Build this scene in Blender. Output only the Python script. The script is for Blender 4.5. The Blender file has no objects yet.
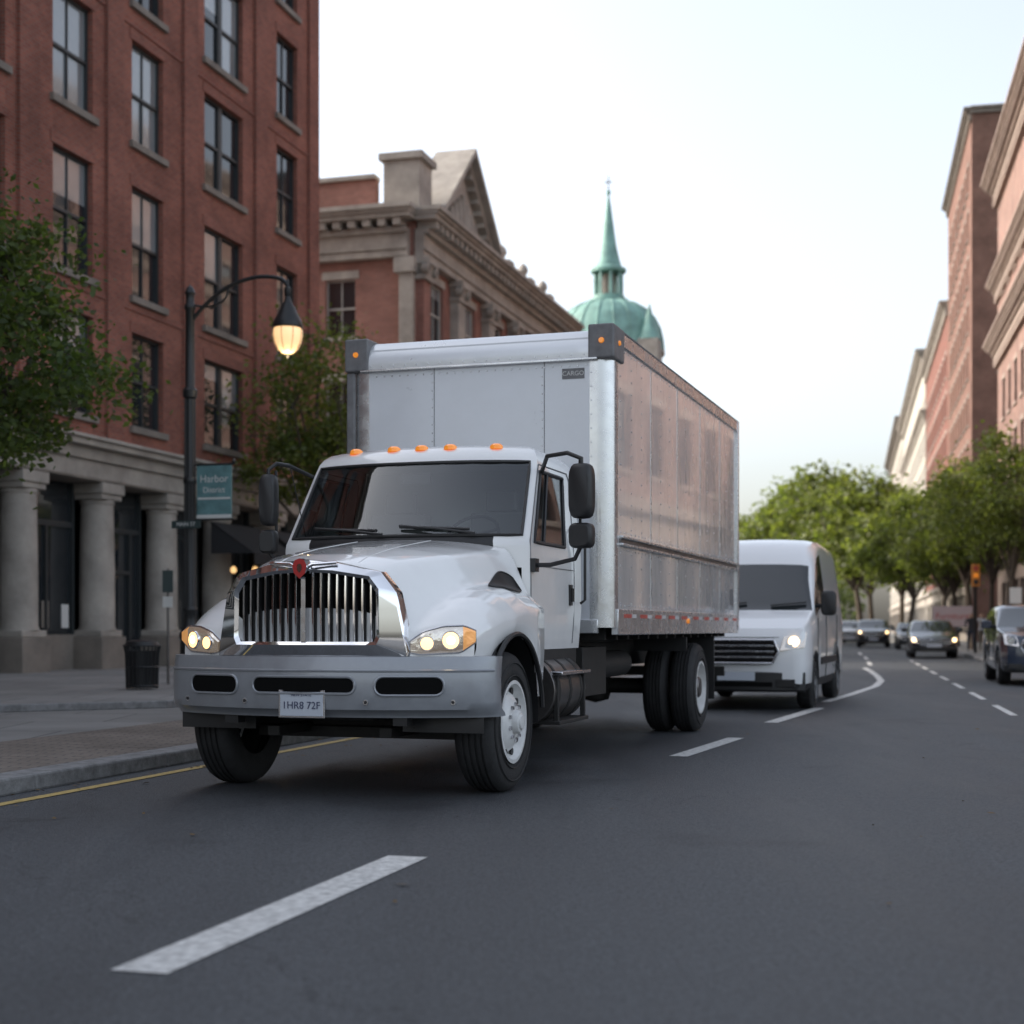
import bpy, math, random, bmesh
from mathutils import Vector, Matrix
random.seed(7)
V=Vector
def clamp(x,a=0.,b=1.): return max(a,min(b,x))
def sm(a,b,x):
    t=clamp((x-a)/(b-a)); return t*t*(3-2*t)
def interp(p,t):
    if t<=p[0][0]: return p[0][1]
    for (a,b),(c,d) in zip(p,p[1:]):
        if t<=c: return b+(d-b)*(t-a)/(c-a)
    return p[-1][1]
# ---------------------------------------------------------------- materials
def newmat(name):
    m=bpy.data.materials.new(name); m.use_nodes=True
    nt=m.node_tree; b=nt.nodes['Principled BSDF']; return m,nt,b
def N(nt,t,**k):
    n=nt.nodes.new(t)
    for a,v in k.items(): setattr(n,a,v)
    return n
def pm(name,col,rough=.5,metal=0.,var=0.,vs=3.,bump=0.,bs=20.,coat=0.,emis=None,es=0.,spec=.5,rv=0.,stretch=None):
    m,nt,b=newmat(name)
    b.inputs['Base Color'].default_value=(*col,1); b.inputs['Roughness'].default_value=rough
    b.inputs['Metallic'].default_value=metal; b.inputs['Coat Weight'].default_value=coat
    b.inputs['Coat Roughness'].default_value=.04
    b.inputs['Specular IOR Level'].default_value=spec
    if emis:
        b.inputs['Emission Color'].default_value=(*emis,1); b.inputs['Emission Strength'].default_value=es
    if var or bump or rv:
        tc=N(nt,'ShaderNodeTexCoord'); mp=N(nt,'ShaderNodeMapping'); nt.links.new(tc.outputs['Object'],mp.inputs[0])
        if stretch: mp.inputs['Scale'].default_value=stretch
    if var or rv:
        n=N(nt,'ShaderNodeTexNoise'); n.inputs['Scale'].default_value=vs; n.inputs['Detail'].default_value=6; n.inputs['Roughness'].default_value=.62
        nt.links.new(mp.outputs[0],n.inputs['Vector'])
    if var:
        r=N(nt,'ShaderNodeValToRGB'); r.color_ramp.elements[0].position=.3; r.color_ramp.elements[1].position=.72
        r.color_ramp.elements[0].color=(*[c*(1-var) for c in col],1); r.color_ramp.elements[1].color=(*[min(1,c*(1+var)) for c in col],1)
        nt.links.new(n.outputs['Fac'],r.inputs[0]); nt.links.new(r.outputs[0],b.inputs['Base Color'])
    if rv:
        mr=N(nt,'ShaderNodeMapRange'); mr.inputs[1].default_value=.3; mr.inputs[2].default_value=.7
        mr.inputs[3].default_value=max(0,rough-rv); mr.inputs[4].default_value=rough+rv
        nt.links.new(n.outputs['Fac'],mr.inputs[0]); nt.links.new(mr.outputs[0],b.inputs['Roughness'])
    if bump:
        n2=N(nt,'ShaderNodeTexNoise'); n2.inputs['Scale'].default_value=bs; n2.inputs['Detail'].default_value=5
        bp=N(nt,'ShaderNodeBump'); bp.inputs['Strength'].default_value=bump; bp.inputs['Distance'].default_value=.02
        nt.links.new(mp.outputs[0],n2.inputs['Vector']); nt.links.new(n2.outputs['Fac'],bp.inputs['Height']); nt.links.new(bp.outputs[0],b.inputs['Normal'])
    return m
def brickmat(name,c1,c2,mortar,bw=.22,rh=.075,ms=.01,rough=.85,bump=.4,varamt=.35):
    m,nt,b=newmat(name); b.inputs['Roughness'].default_value=rough; b.inputs['Specular IOR Level'].default_value=.25
    uv=N(nt,'ShaderNodeUVMap'); br=N(nt,'ShaderNodeTexBrick'); br.inputs['Scale'].default_value=1
    br.inputs['Brick Width'].default_value=bw; br.inputs['Row Height'].default_value=rh; br.inputs['Mortar Size'].default_value=ms
    br.inputs['Color1'].default_value=(*c1,1); br.inputs['Color2'].default_value=(*c2,1); br.inputs['Mortar'].default_value=(*mortar,1)
    nt.links.new(uv.outputs[0],br.inputs['Vector'])
    n=N(nt,'ShaderNodeTexNoise'); n.inputs['Scale'].default_value=.55; n.inputs['Detail'].default_value=8; n.inputs['Roughness'].default_value=.65
    nt.links.new(uv.outputs[0],n.inputs['Vector'])
    mr=N(nt,'ShaderNodeMapRange'); mr.inputs[1].default_value=.3; mr.inputs[2].default_value=.7; mr.inputs[3].default_value=1-varamt; mr.inputs[4].default_value=1+varamt*.6
    nt.links.new(n.outputs['Fac'],mr.inputs[0])
    mx=N(nt,'ShaderNodeVectorMath',operation='MULTIPLY'); nt.links.new(br.outputs['Color'],mx.inputs[0]); nt.links.new(mr.outputs[0],mx.inputs[1])
    nt.links.new(mx.outputs[0],b.inputs['Base Color'])
    bp=N(nt,'ShaderNodeBump'); bp.inputs['Strength'].default_value=bump; bp.inputs['Distance'].default_value=.01; bp.invert=True
    nt.links.new(br.outputs['Fac'],bp.inputs['Height']); nt.links.new(bp.outputs[0],b.inputs['Normal'])
    return m
def asphalt_mat():
    m,nt,b=newmat('asphalt')
    tc=N(nt,'ShaderNodeTexCoord')
    def noise(s,d=6,r=.6,st=None):
        n=N(nt,'ShaderNodeTexNoise'); n.inputs['Scale'].default_value=s; n.inputs['Detail'].default_value=d; n.inputs['Roughness'].default_value=r
        if st:
            mp=N(nt,'ShaderNodeMapping'); mp.inputs['Rotation'].default_value=(0,0,math.radians(16)); mp.inputs['Scale'].default_value=st
            nt.links.new(tc.outputs['Object'],mp.inputs[0]); nt.links.new(mp.outputs[0],n.inputs[0])
        else: nt.links.new(tc.outputs['Object'],n.inputs[0])
        return n
    big=noise(.9,8,.66,(1,.16,1)); fine=noise(45,5,.75); vor=N(nt,'ShaderNodeTexVoronoi'); vor.inputs['Scale'].default_value=90
    nt.links.new(tc.outputs['Object'],vor.inputs[0])
    r=N(nt,'ShaderNodeValToRGB'); e=r.color_ramp.elements; e[0].position=.32; e[0].color=(.038,.042,.047,1); e[1].position=.68; e[1].color=(.080,.085,.091,1)
    nt.links.new(big.outputs[0],r.inputs[0])
    mr=N(nt,'ShaderNodeMapRange'); mr.inputs[1].default_value=.3; mr.inputs[2].default_value=.7; mr.inputs[3].default_value=.35; mr.inputs[4].default_value=1.75
    nt.links.new(fine.outputs[0],mr.inputs[0])
    mx=N(nt,'ShaderNodeVectorMath',operation='MULTIPLY'); nt.links.new(r.outputs[0],mx.inputs[0]); nt.links.new(mr.outputs[0],mx.inputs[1])
    vc=N(nt,'ShaderNodeTexVoronoi',feature='DISTANCE_TO_EDGE'); vc.inputs['Scale'].default_value=.16
    wn=noise(1.3,6,.6); av=N(nt,'ShaderNodeVectorMath',operation='MULTIPLY_ADD'); 
    nt.links.new(wn.outputs['Color'],av.inputs[0]); av.inputs[1].default_value=(1.6,1.6,0); nt.links.new(tc.outputs['Object'],av.inputs[2]); nt.links.new(av.outputs[0],vc.inputs[0])
    cr=N(nt,'ShaderNodeMapRange'); cr.inputs[1].default_value=0; cr.inputs[2].default_value=.0025; cr.inputs[3].default_value=.5; cr.inputs[4].default_value=1
    nt.links.new(vc.outputs[0],cr.inputs[0])
    m2=N(nt,'ShaderNodeVectorMath',operation='MULTIPLY'); nt.links.new(mx.outputs[0],m2.inputs[0]); nt.links.new(cr.outputs[0],m2.inputs[1])
    st=noise(.7,5,.6); sr=N(nt,'ShaderNodeMapRange'); sr.inputs[1].default_value=.58; sr.inputs[2].default_value=.68; sr.inputs[3].default_value=1; sr.inputs[4].default_value=.70
    nt.links.new(st.outputs[0],sr.inputs[0]); m3=N(nt,'ShaderNodeVectorMath',operation='MULTIPLY'); nt.links.new(m2.outputs[0],m3.inputs[0]); nt.links.new(sr.outputs[0],m3.inputs[1])
    nt.links.new(m3.outputs[0],b.inputs['Base Color']); b.inputs['Specular IOR Level'].default_value=.4
    rr=N(nt,'ShaderNodeMapRange'); rr.inputs[1].default_value=.3; rr.inputs[2].default_value=.7; rr.inputs[3].default_value=.50; rr.inputs[4].default_value=.75; nt.links.new(big.outputs[0],rr.inputs[0]); nt.links.new(rr.outputs[0],b.inputs['Roughness'])
    bp=N(nt,'ShaderNodeBump'); bp.inputs['Strength'].default_value=.6; bp.inputs['Distance'].default_value=.008
    nt.links.new(vor.outputs[0],bp.inputs['Height']); nt.links.new(bp.outputs[0],b.inputs['Normal'])
    return m
def leafmat(name,c1,c2):
    m,nt,b=newmat(name)
    g=N(nt,'ShaderNodeNewGeometry'); n=N(nt,'ShaderNodeTexNoise'); n.inputs['Scale'].default_value=1.1; n.inputs['Detail'].default_value=3
    nt.links.new(g.outputs['Position'],n.inputs[0])
    r=N(nt,'ShaderNodeValToRGB'); r.color_ramp.elements[0].position=.35; r.color_ramp.elements[1].position=.65
    r.color_ramp.elements[0].color=(*c1,1); r.color_ramp.elements[1].color=(*c2,1); nt.links.new(n.outputs[0],r.inputs[0])
    rd=N(nt,'ShaderNodeMapRange'); rd.inputs[3].default_value=.6; rd.inputs[4].default_value=1.4; nt.links.new(g.outputs['Random Per Island'],rd.inputs[0])
    mx=N(nt,'ShaderNodeVectorMath',operation='MULTIPLY'); nt.links.new(r.outputs[0],mx.inputs[0]); nt.links.new(rd.outputs[0],mx.inputs[1])
    nt.links.new(mx.outputs[0],b.inputs['Base Color']); b.inputs['Roughness'].default_value=.55
    tr=N(nt,'ShaderNodeBsdfTranslucent'); sc=N(nt,'ShaderNodeVectorMath',operation='MULTIPLY'); sc.inputs[1].default_value=(1.7,1.8,.8)
    nt.links.new(mx.outputs[0],sc.inputs[0]); nt.links.new(sc.outputs[0],tr.inputs[0])
    ms=N(nt,'ShaderNodeMixShader'); ms.inputs[0].default_value=.5; nt.links.new(b.outputs[0],ms.inputs[1]); nt.links.new(tr.outputs[0],ms.inputs[2])
    nt.links.new(ms.outputs[0],nt.nodes['Material Output'].inputs[0]); return m
def glassmat(name,tint,rough=.02):
    m,nt,b=newmat(name)
    t=N(nt,'ShaderNodeBsdfTransparent'); t.inputs[0].default_value=(*tint,1)
    g=N(nt,'ShaderNodeBsdfGlossy'); g.inputs['Roughness'].default_value=rough; g.inputs[0].default_value=(.9,.93,.95,1)
    f=N(nt,'ShaderNodeFresnel'); f.inputs[0].default_value=2.0
    ms=N(nt,'ShaderNodeMixShader'); nt.links.new(f.outputs[0],ms.inputs[0]); nt.links.new(t.outputs[0],ms.inputs[1]); nt.links.new(g.outputs[0],ms.inputs[2])
    nt.links.new(ms.outputs[0],nt.nodes['Material Output'].inputs[0]); return m
def zmat(name,stops):
    m,nt,b=newmat(name); tc=N(nt,'ShaderNodeTexCoord'); sp=N(nt,'ShaderNodeSeparateXYZ'); nt.links.new(tc.outputs['Object'],sp.inputs[0])
    d=N(nt,'ShaderNodeMath',operation='DIVIDE'); d.inputs[1].default_value=2; nt.links.new(sp.outputs[2],d.inputs[0])
    r=N(nt,'ShaderNodeValToRGB'); r.color_ramp.interpolation='CONSTANT'
    while len(r.color_ramp.elements)<len(stops): r.color_ramp.elements.new(.5)
    for e,(p,c) in zip(r.color_ramp.elements,stops): e.position=p/2; e.color=(*c,1)
    nt.links.new(d.outputs[0],r.inputs[0]); nt.links.new(r.outputs[0],b.inputs['Base Color']); b.inputs['Roughness'].default_value=.8; return m

M={}
M['asphalt']=asphalt_mat()
M['line']=pm('road_paint_white',(.60,.60,.58),.6,var=.4,vs=22,bump=.3,bs=90)
M['yline']=pm('road_paint_yellow',(.48,.35,.12),.6,var=.35,vs=18)
M['conc']=brickmat('sidewalk_concrete',(.22,.215,.205),(.25,.245,.235),(.10,.10,.10),1.5,1.5,.012,.8,.2,.25)
M['terr']=brickmat('terrace_concrete',(.25,.245,.235),(.28,.27,.26),(.12,.12,.12),1.2,1.2,.012,.8,.2,.25)
M['paver']=brickmat('brick_pavers',(.19,.16,.135),(.24,.205,.175),(.10,.095,.09),.22,.11,.008,.8,.3,.4)
M['kerb']=pm('granite_kerb',(.22,.22,.22),.75,var=.35,vs=9,bump=.3,bs=30)
M['ground']=pm('ground_concrete',(.16,.16,.155),.85,var=.2,vs=.6)
M['brickA']=brickmat('red_brick',(.31,.105,.07),(.225,.072,.052),(.21,.145,.12))
M['brickA2']=brickmat('red_brick_pier',(.29,.097,.066),(.21,.068,.05),(.20,.14,.115))
M['brickB']=brickmat('pink_brick',(.33,.135,.105),(.26,.105,.08),(.28,.21,.18))
M['brickC']=brickmat('brown_brick',(.205,.098,.072),(.165,.078,.058),(.18,.135,.11))
M['brickD']=brickmat('orange_brick',(.27,.15,.12),(.23,.125,.10),(.24,.20,.175))
M['brickE']=brickmat('dark_red_brick',(.22,.08,.06),(.17,.06,.045),(.17,.12,.10))
M['cream']=pm('cream_stone_wall',(.36,.335,.295),.85,var=.15,vs=.7,bump=.2,bs=5)
M['stone']=pm('limestone',(.33,.30,.265),.85,var=.28,vs=1.3,bump=.35,bs=14)
M['stoned']=pm('brownstone',(.20,.175,.15),.85,var=.25,vs=1.5,bump=.3,bs=12)
M['terracotta']=pm('terracotta',(.28,.215,.18),.8,var=.2,vs=1.2,bump=.2,bs=10)
M['wglass']=pm('window_glass',(.018,.022,.026),.04,spec=.9,bump=.05,bs=1.5)
M['wblind']=pm('window_with_blind',(.20,.22,.23),.12,spec=.8,var=.1,vs=1,coat=.8)
M['fdark']=pm('dark_window_frame',(.03,.035,.037),.5)
M['fwhite']=pm('pale_window_frame',(.42,.42,.39),.5)
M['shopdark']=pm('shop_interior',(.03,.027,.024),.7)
M['pend']=pm('shop_pendant_lamp',(1,.8,.5),.4,emis=(1,.58,.22),es=1.1)
M['roof']=pm('roofing',(.08,.08,.085),.85,var=.2)
M['copper']=pm('copper_patina',(.18,.33,.29),.65,var=.3,vs=1.2,bump=.2,bs=4)
M['white']=pm('white_vehicle_paint',(.84,.84,.83),.22,coat=1,var=.02,vs=5,rv=.05)
M['vanwhite']=pm('white_van_paint',(.78,.79,.80),.28,coat=1)
M['bumper']=pm('grey_bumper_paint',(.31,.325,.35),.36,metal=.35,coat=.35,var=.08,vs=9,rv=.08)
M['chrome']=pm('chrome',(.88,.88,.89),.05,metal=1.)
M['chromed']=pm('dull_chrome',(.62,.62,.64),.22,metal=1.,rv=.08,vs=12)
M['alu']=pm('aluminium',(.66,.67,.68),.26,metal=.85,var=.07,vs=6,rv=.1,bump=.04,bs=8)
M['aluroof']=pm('aluminium_rail',(.68,.70,.72),.33,metal=.6,var=.05,vs=4,rv=.08)
M['panel']=pm('truck_box_front_panel',(.68,.70,.73),.34,metal=.1,var=.05,vs=2.5,bump=.05,bs=2.2,coat=.35,rv=.08)
M['panels']=pm('truck_box_side_panel',(.68,.67,.67),.15,metal=.28,var=.07,vs=2.4,bump=.55,bs=3.2,coat=.8,rv=.08,stretch=(1,1.6,.45))
M['cap']=pm('grey_corner_casting',(.16,.16,.165),.5,var=.2,vs=12)
M['rubber']=pm('tyre_rubber',(.022,.022,.023),.75,var=.25,vs=14,bump=.2,bs=60)
M['black']=pm('black_plastic',(.02,.02,.021),.45)
M['blackg']=pm('black_gloss',(.012,.012,.013),.2,coat=.5)
M['shadefill']=pm('opening_shade_black',(.006,.006,.006),.9,spec=.1)  # near-black colour painting the shade inside openings
M['chassis']=pm('chassis_black',(.02,.019,.018),.6,var=.3,vs=8)
M['tank']=pm('dark_tank_metal',(.16,.15,.145),.35,metal=.8,var=.2,vs=5)
M['rim']=pm('white_wheel_rim',(.70,.70,.69),.35,var=.12,vs=10,coat=.3)
M['alloy']=pm('alloy_wheel',(.35,.36,.37),.35,metal=.8)
M['amber']=pm('amber_lens',(.75,.24,.03),.2,coat=.6,emis=(1,.32,.03),es=.45)
M['amberd']=pm('turn_signal_lens',(.80,.42,.18),.15,coat=1,metal=.3,bump=.4,bs=20,emis=(1,.45,.12),es=.4)
M['red']=pm('red_enamel',(.45,.02,.02),.3,coat=.5)
M['tapew']=pm('white_reflective_tape',(.6,.6,.6),.35); M['taper']=pm('red_reflective_tape',(.50,.08,.06),.35)
M['lens']=pm('headlight_reflector',(.78,.76,.70),.12,metal=.85,bump=.5,bs=18,coat=1,emis=(1,.66,.34),es=.10)
M['lensd']=pm('unlit_headlight',(.5,.5,.5),.12,metal=.85,bump=.5,bs=18,coat=1)
M['bulb']=pm('headlight_bulb',(1,.8,.55),.3,emis=(1,.55,.20),es=2.4)
M['bulbc']=pm('headlight_filament',(1,.9,.8),.3,emis=(1,.80,.50),es=9)
M['bulbw']=pm('headlight_bulb_pale',(1,.9,.8),.3,emis=(1,.66,.32),es=4.5)
M['plate']=pm('licence_plate',(.50,.54,.60),.4); M['ink']=pm('plate_ink',(.05,.06,.12),.5)
M['glass']=glassmat('windscreen_glass',(.86,.92,.91))
M['carglass']=pm('car_glass',(.02,.024,.026),.05,spec=.9)
M['seat']=pm('seat_fabric',(.13,.128,.125),.85); M['liner']=pm('cab_lining',(.40,.40,.39),.85); M['dash']=pm('dashboard',(.06,.06,.062),.6)
M['mirror']=pm('mirror_glass',(.8,.82,.84),.03,metal=1)
M['iron']=pm('black_painted_iron',(.015,.016,.017),.42,bump=.1,bs=30)
M['lampglass']=pm('lit_lamp_glass',(.80,.66,.45),.25,emis=(1,.60,.26),es=1.0)
M['teal']=pm('teal_sign',(.12,.23,.24),.45,var=.3,vs=5)
M['signw']=pm('white_sign',(.62,.62,.60),.5); M['orange']=pm('orange_sign',(.70,.26,.04),.5); M['signg']=pm('dark_street_sign',(.03,.05,.05),.5)
M['signp']=pm('pink_shop_board',(.62,.50,.50),.5)
M['awn']=pm('dark_awning_canvas',(.018,.018,.020),.85)
M['bark']=pm('bark',(.075,.058,.045),.9,var=.35,vs=8,bump=.8,bs=25)
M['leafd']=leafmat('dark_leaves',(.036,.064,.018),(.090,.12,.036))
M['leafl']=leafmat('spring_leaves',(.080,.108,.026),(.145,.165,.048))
M['leaff']=leafmat('distant_leaves',(.060,.090,.030),(.12,.15,.055))
M['litter']=pm('dry_leaf_litter',(.14,.09,.04),.9)
M['cblack']=pm('dark_car_paint',(.012,.014,.02),.25,coat=1); M['cgrey']=pm('grey_car_paint',(.09,.10,.11),.3,metal=.5,coat=1); M['csilver']=pm('silver_car_paint',(.42,.43,.45),.3,metal=.6,coat=1)
M['cblue']=pm('navy_car_paint',(.02,.03,.055),.25,coat=1)
M['ped1']=zmat('pedestrian_dark_jacket',[(0,(.02,.02,.02)),(.07,(.03,.04,.07)),(.92,(.05,.05,.055)),(1.47,(.45,.28,.20)),(1.66,(.04,.025,.015))])
M['ped2']=zmat('pedestrian_pale_shirt',[(0,(.05,.03,.02)),(.07,(.12,.11,.09)),(.92,(.45,.46,.48)),(1.47,(.40,.25,.18)),(1.66,(.10,.06,.03))])

# ---------------------------------------------------------------- mesh builder
class MB:
    def __init__(s): s.v=[];s.f=[];s.m=[];s.s=[];s.mats=[]
    def mi(s,k):
        if k not in s.mats: s.mats.append(k)
        return s.mats.index(k)
    def face(s,pts,k,smooth=False):
        i=len(s.v); s.v.extend([tuple(p) for p in pts]); s.f.append(tuple(range(i,i+len(pts)))); s.m.append(s.mi(k)); s.s.append(smooth)
    def hexa(s,p,k):
        i=len(s.v); s.v.extend([tuple(q) for q in p])
        for f in ((0,3,2,1),(4,5,6,7),(0,1,5,4),(1,2,6,5),(2,3,7,6),(3,0,4,7)):
            s.f.append(tuple(i+j for j in f)); s.m.append(s.mi(k)); s.s.append(False)
    def box(s,a,b,k,Mx=None):
        p=[V((x,y,z)) for z in (a[2],b[2]) for x,y in ((a[0],a[1]),(b[0],a[1]),(b[0],b[1]),(a[0],b[1]))]
        if Mx: p=[Mx@q for q in p]
        s.hexa(p,k)
    def grid(s,rows,k,smooth=True,mf=None,closed=False):
        i0=len(s.v); nc=len(rows[0])
        for r in rows: s.v.extend([tuple(p) for p in r])
        for i in range(len(rows)-1):
            for j in range(nc if closed else nc-1):
                kk=mf(i,j) if mf else k
                if kk is None: continue
                j2=(j+1)%nc
                s.f.append((i0+i*nc+j,i0+i*nc+j2,i0+(i+1)*nc+j2,i0+(i+1)*nc+j)); s.m.append(s.mi(kk)); s.s.append(smooth)
    def cyl(s,p0,p1,r0,r1,k,n=12,caps=True,smooth=True):
        p0=V(p0);p1=V(p1); d=(p1-p0).normalized(); a=d.orthogonal().normalized(); b=d.cross(a)
        R=[[p+(a*math.cos(2*math.pi*j/n)+b*math.sin(2*math.pi*j/n))*r for j in range(n)] for p,r in ((p0,r0),(p1,r1))]
        s.grid(R,k,smooth,closed=True)
        if caps:
            if r0>1e-4: s.face(R[0],k)
            if r1>1e-4: s.face(R[1],k)
    def tube(s,pts,r,k,n=8,closed=False):
        pts=[V(p) for p in pts]; m=len(pts); rows=[]; prev=None
        for i,p in enumerate(pts):
            if closed: d=(pts[(i+1)%m]-pts[i-1])
            else: d=pts[min(i+1,m-1)]-pts[max(i-1,0)]
            d=d.normalized()
            if prev is None: a=d.orthogonal().normalized()
            else:
                a=(prev-d*prev.dot(d)); a=a.normalized() if a.length>1e-5 else d.orthogonal().normalized()
            prev=a; b=d.cross(a); rr=r[i] if isinstance(r,(list,tuple)) else r
            rows.append([p+(a*math.cos(2*math.pi*j/n)+b*math.sin(2*math.pi*j/n))*rr for j in range(n)])
        if closed: rows.append(rows[0])
        s.grid(rows,k,True,closed=True)
        if not closed: s.face(rows[0],k); s.face(rows[-1],k)
    def lathe(s,prof,o,k,axis='z',n=24,mf=None,smooth=True):
        o=V(o); rows=[]
        for r,h in prof:
            row=[]
            for j in range(n):
                c,d=math.cos(2*math.pi*j/n)*r,math.sin(2*math.pi*j/n)*r
                row.append(o+(V((c,d,h)) if axis=='z' else V((h,c,d))))
            rows.append(row)
        s.grid(rows,k,smooth,mf=(lambda i,j:mf(i)) if mf else None,closed=True)
    def build(s,name,parent=None,loc=(0,0,0),rot=0,bevel=0,bseg=2,uv=False,weld=True,sharp=35):
        me=bpy.data.meshes.new(name); me.from_pydata(s.v,[],s.f)
        for k in s.mats: me.materials.append(M[k])
        me.polygons.foreach_set('material_index',s.m); me.polygons.foreach_set('use_smooth',s.s); me.update()
        if weld:
            bm=bmesh.new(); bm.from_mesh(me); bmesh.ops.remove_doubles(bm,verts=bm.verts,dist=1e-4)
            bmesh.ops.recalc_face_normals(bm,faces=bm.faces); bm.to_mesh(me); bm.free()
        if any(s.s):
            try: me.set_sharp_from_angle(angle=math.radians(sharp))
            except Exception: pass
        if uv:
            ul=me.uv_layers.new(name='UVMap').data
            for p in me.polygons:
                n=p.normal
                if abs(n.z)>.7: fn=lambda c:(c.x,c.y)
                else:
                    l=math.hypot(n.x,n.y); tx,ty=-n.y/l,n.x/l
                    fn=lambda c:(c.x*tx+c.y*ty,c.z)
                for li in p.loop_indices: ul[li].uv=fn(me.vertices[me.loops[li].vertex_index].co)
        o=bpy.data.objects.new(name,me); bpy.context.scene.collection.objects.link(o)
        o.location=loc; o.rotation_euler=(0,0,rot)
        if parent: o.parent=parent
        if bevel:
            bv=o.modifiers.new('bevel','BEVEL'); bv.width=bevel; bv.segments=bseg; bv.limit_method='ANGLE'; bv.angle_limit=math.radians(40)
        return o
def empty(name,loc=(0,0,0),rot=0):
    o=bpy.data.objects.new(name,None); o.location=loc; o.rotation_euler=(0,0,rot); o.empty_display_size=.3
    bpy.context.scene.collection.objects.link(o); return o
def textobj(name,txt,size,mat,parent,loc,rot):
    c=bpy.data.curves.new(name,'FONT'); c.body=txt; c.size=size; c.align_x='CENTER'; c.align_y='CENTER'; c.extrude=.001
    c.materials.append(M[mat]); o=bpy.data.objects.new(name,c); bpy.context.scene.collection.objects.link(o)
    o.parent=parent; o.location=loc; o.rotation_euler=rot; return o

# ---------------------------------------------------------------- camera
cam=bpy.data.cameras.new('camera'); co=bpy.data.objects.new('camera',cam); bpy.context.scene.collection.objects.link(co)
co.location=(0,0,1.15); co.rotation_euler=(math.radians(90),0,0)
cam.sensor_width=36; cam.lens=1500/1024*36; cam.shift_y=116/1024; cam.clip_end=3000; cam.clip_start=.1
cam.dof.use_dof=True; cam.dof.focus_distance=11.0; cam.dof.aperture_fstop=1.6
bpy.context.scene.camera=co
# ---------------------------------------------------------------- world + sun
SAZ=math.radians(-74); SEL=math.radians(28)
w=bpy.data.worlds.new('World'); bpy.context.scene.world=w; w.use_nodes=True; nt=w.node_tree
sky=nt.nodes.new('ShaderNodeTexSky'); sky.sky_type='NISHITA'; sky.sun_disc=False; sky.sun_elevation=SEL; sky.sun_rotation=SAZ%(2*math.pi)
sky.air_density=1.0; sky.dust_density=4.6; sky.ozone_density=1.1; sky.altitude=50
hs=nt.nodes.new('ShaderNodeHueSaturation'); hs.inputs['Saturation'].default_value=.50; hs.inputs['Value'].default_value=2.62
nt.links.new(sky.outputs[0],hs.inputs['Color']); bg=nt.nodes['Background']; nt.links.new(hs.outputs[0],bg.inputs[0]); bg.inputs[1].default_value=.15
sl=bpy.data.lights.new('sun','SUN'); so=bpy.data.objects.new('sun',sl); bpy.context.scene.collection.objects.link(so)
sl.energy=2.9; sl.angle=math.radians(.6); sl.color=(1,.88,.74)
sd=V((math.sin(SAZ)*math.cos(SEL),math.cos(SAZ)*math.cos(SEL),math.sin(SEL)))
so.rotation_euler=sd.to_track_quat('Z','Y').to_euler()
sc=bpy.context.scene; sc.view_settings.view_transform='Standard'
try: sc.view_settings.look='None'
except: pass
sc.view_settings.exposure=0

# ---------------------------------------------------------------- ground / road
def XR(Y):
    if Y<=110: return 4.6+.225*Y
    if Y<=130: return 29.35+.225*(Y-110)-.375*(Y-110)**2/40
    return 30.1-.15*(Y-130)
def XL(Y):
    if Y<=40: return -6.4+.287*Y
    if Y<=110: return 5.08+.225*(Y-40)
    return XR(Y)-8.52
mb=MB(); mb.face([(-900,-300,0),(900,-300,0),(900,1500,0),(-900,1500,0)],'ground'); mb.build('ground')
Ys=[-25,-10,0,5,10,15,20,25,30,35,40]+list(range(45,110,5))+list(range(110,132,2))+[140,160,190,230,280]
mb=MB(); mb.grid([[(XL(y),y,.004),(XR(y),y,.004)] for y in Ys],'asphalt',False); mb.build('road')
mb=MB(); mb.grid([[(XL(y)-.28,y,.12),(XL(y)-2.3,y-.6,.12)] for y in Ys],'paver',False)
mb.grid([[(XL(y)-2.3,y-.6,.12),(XL(y)-19,y-5,.12)] for y in Ys],'conc',False)
mb.build('sidewalk',uv=True)
mb=MB(); mb.grid([[(XR(y)+.2,y,.12),(XR(y)+14,y,.12)] for y in Ys],'conc',False); mb.build('sidewalk',uv=True)
def kerbstrip(fx,sgn,wd):
    mb=MB(); y=-20
    while y<150:
        y2=y+1.8; a,b=y,y2-.012
        p=[(fx(a),a,0),(fx(a)+sgn*wd,a,0),(fx(b)+sgn*wd,b,0),(fx(b),b,0)]
        mb.hexa([V(q) for q in p]+[V((q[0],q[1],.123)) for q in p],'kerb')
        y=y2
    return mb.build('kerb',bevel=.018)
kerbstrip(XL,-1,.29); kerbstrip(XR,1,.21)
TH=math.atan(.287)
mb=MB()
tp=[(-26,13.5),(-6.6,18.1),(-4.45,19.3),(-3.9,20.4),(11.4,73.9),(-5,80),(-30,40)]
mb.face([(x,y,.20) for x,y in tp],'terr')
for i in range(len(tp)):
    a=tp[i];b=tp[(i+1)%len(tp)]
    mb.face([(a[0],a[1],.1),(b[0],b[1],.1),(b[0],b[1],.2),(a[0],a[1],.2)],'kerb')
mb.build('terrace_pavement',uv=True)
mb=MB()
for i in range(3):
    a=tp[i];b=tp[i+1]; d=(V(b)-V(a)).normalized(); n=V((d.y,-d.x))
    q=[V(a)+n*.01,V(b)+n*.01,V(b)-n*.16,V(a)-n*.16]
    mb.hexa([V((p.x,p.y,.118)) for p in q]+[V((p.x,p.y,.214)) for p in q],'kerb')
mb.build('kerb',bevel=.015)
mb=MB()
def dash(a,b,w,z=.009,k='line'):
    a=V(a);b=V(b); d=(b-a).normalized(); n=V((d.y,-d.x))*w/2
    mb.face([(*(a-n),z),(*(a+n),z),(*(b+n),z),(*(b-n),z)],k)
dash((-1.24,4.98),(-.52,7.50),.21)
dash((1.48,13.35),(2.33,15.6),.17)
dash((3.12,18.1),(4.38,21.4),.17)
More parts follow.
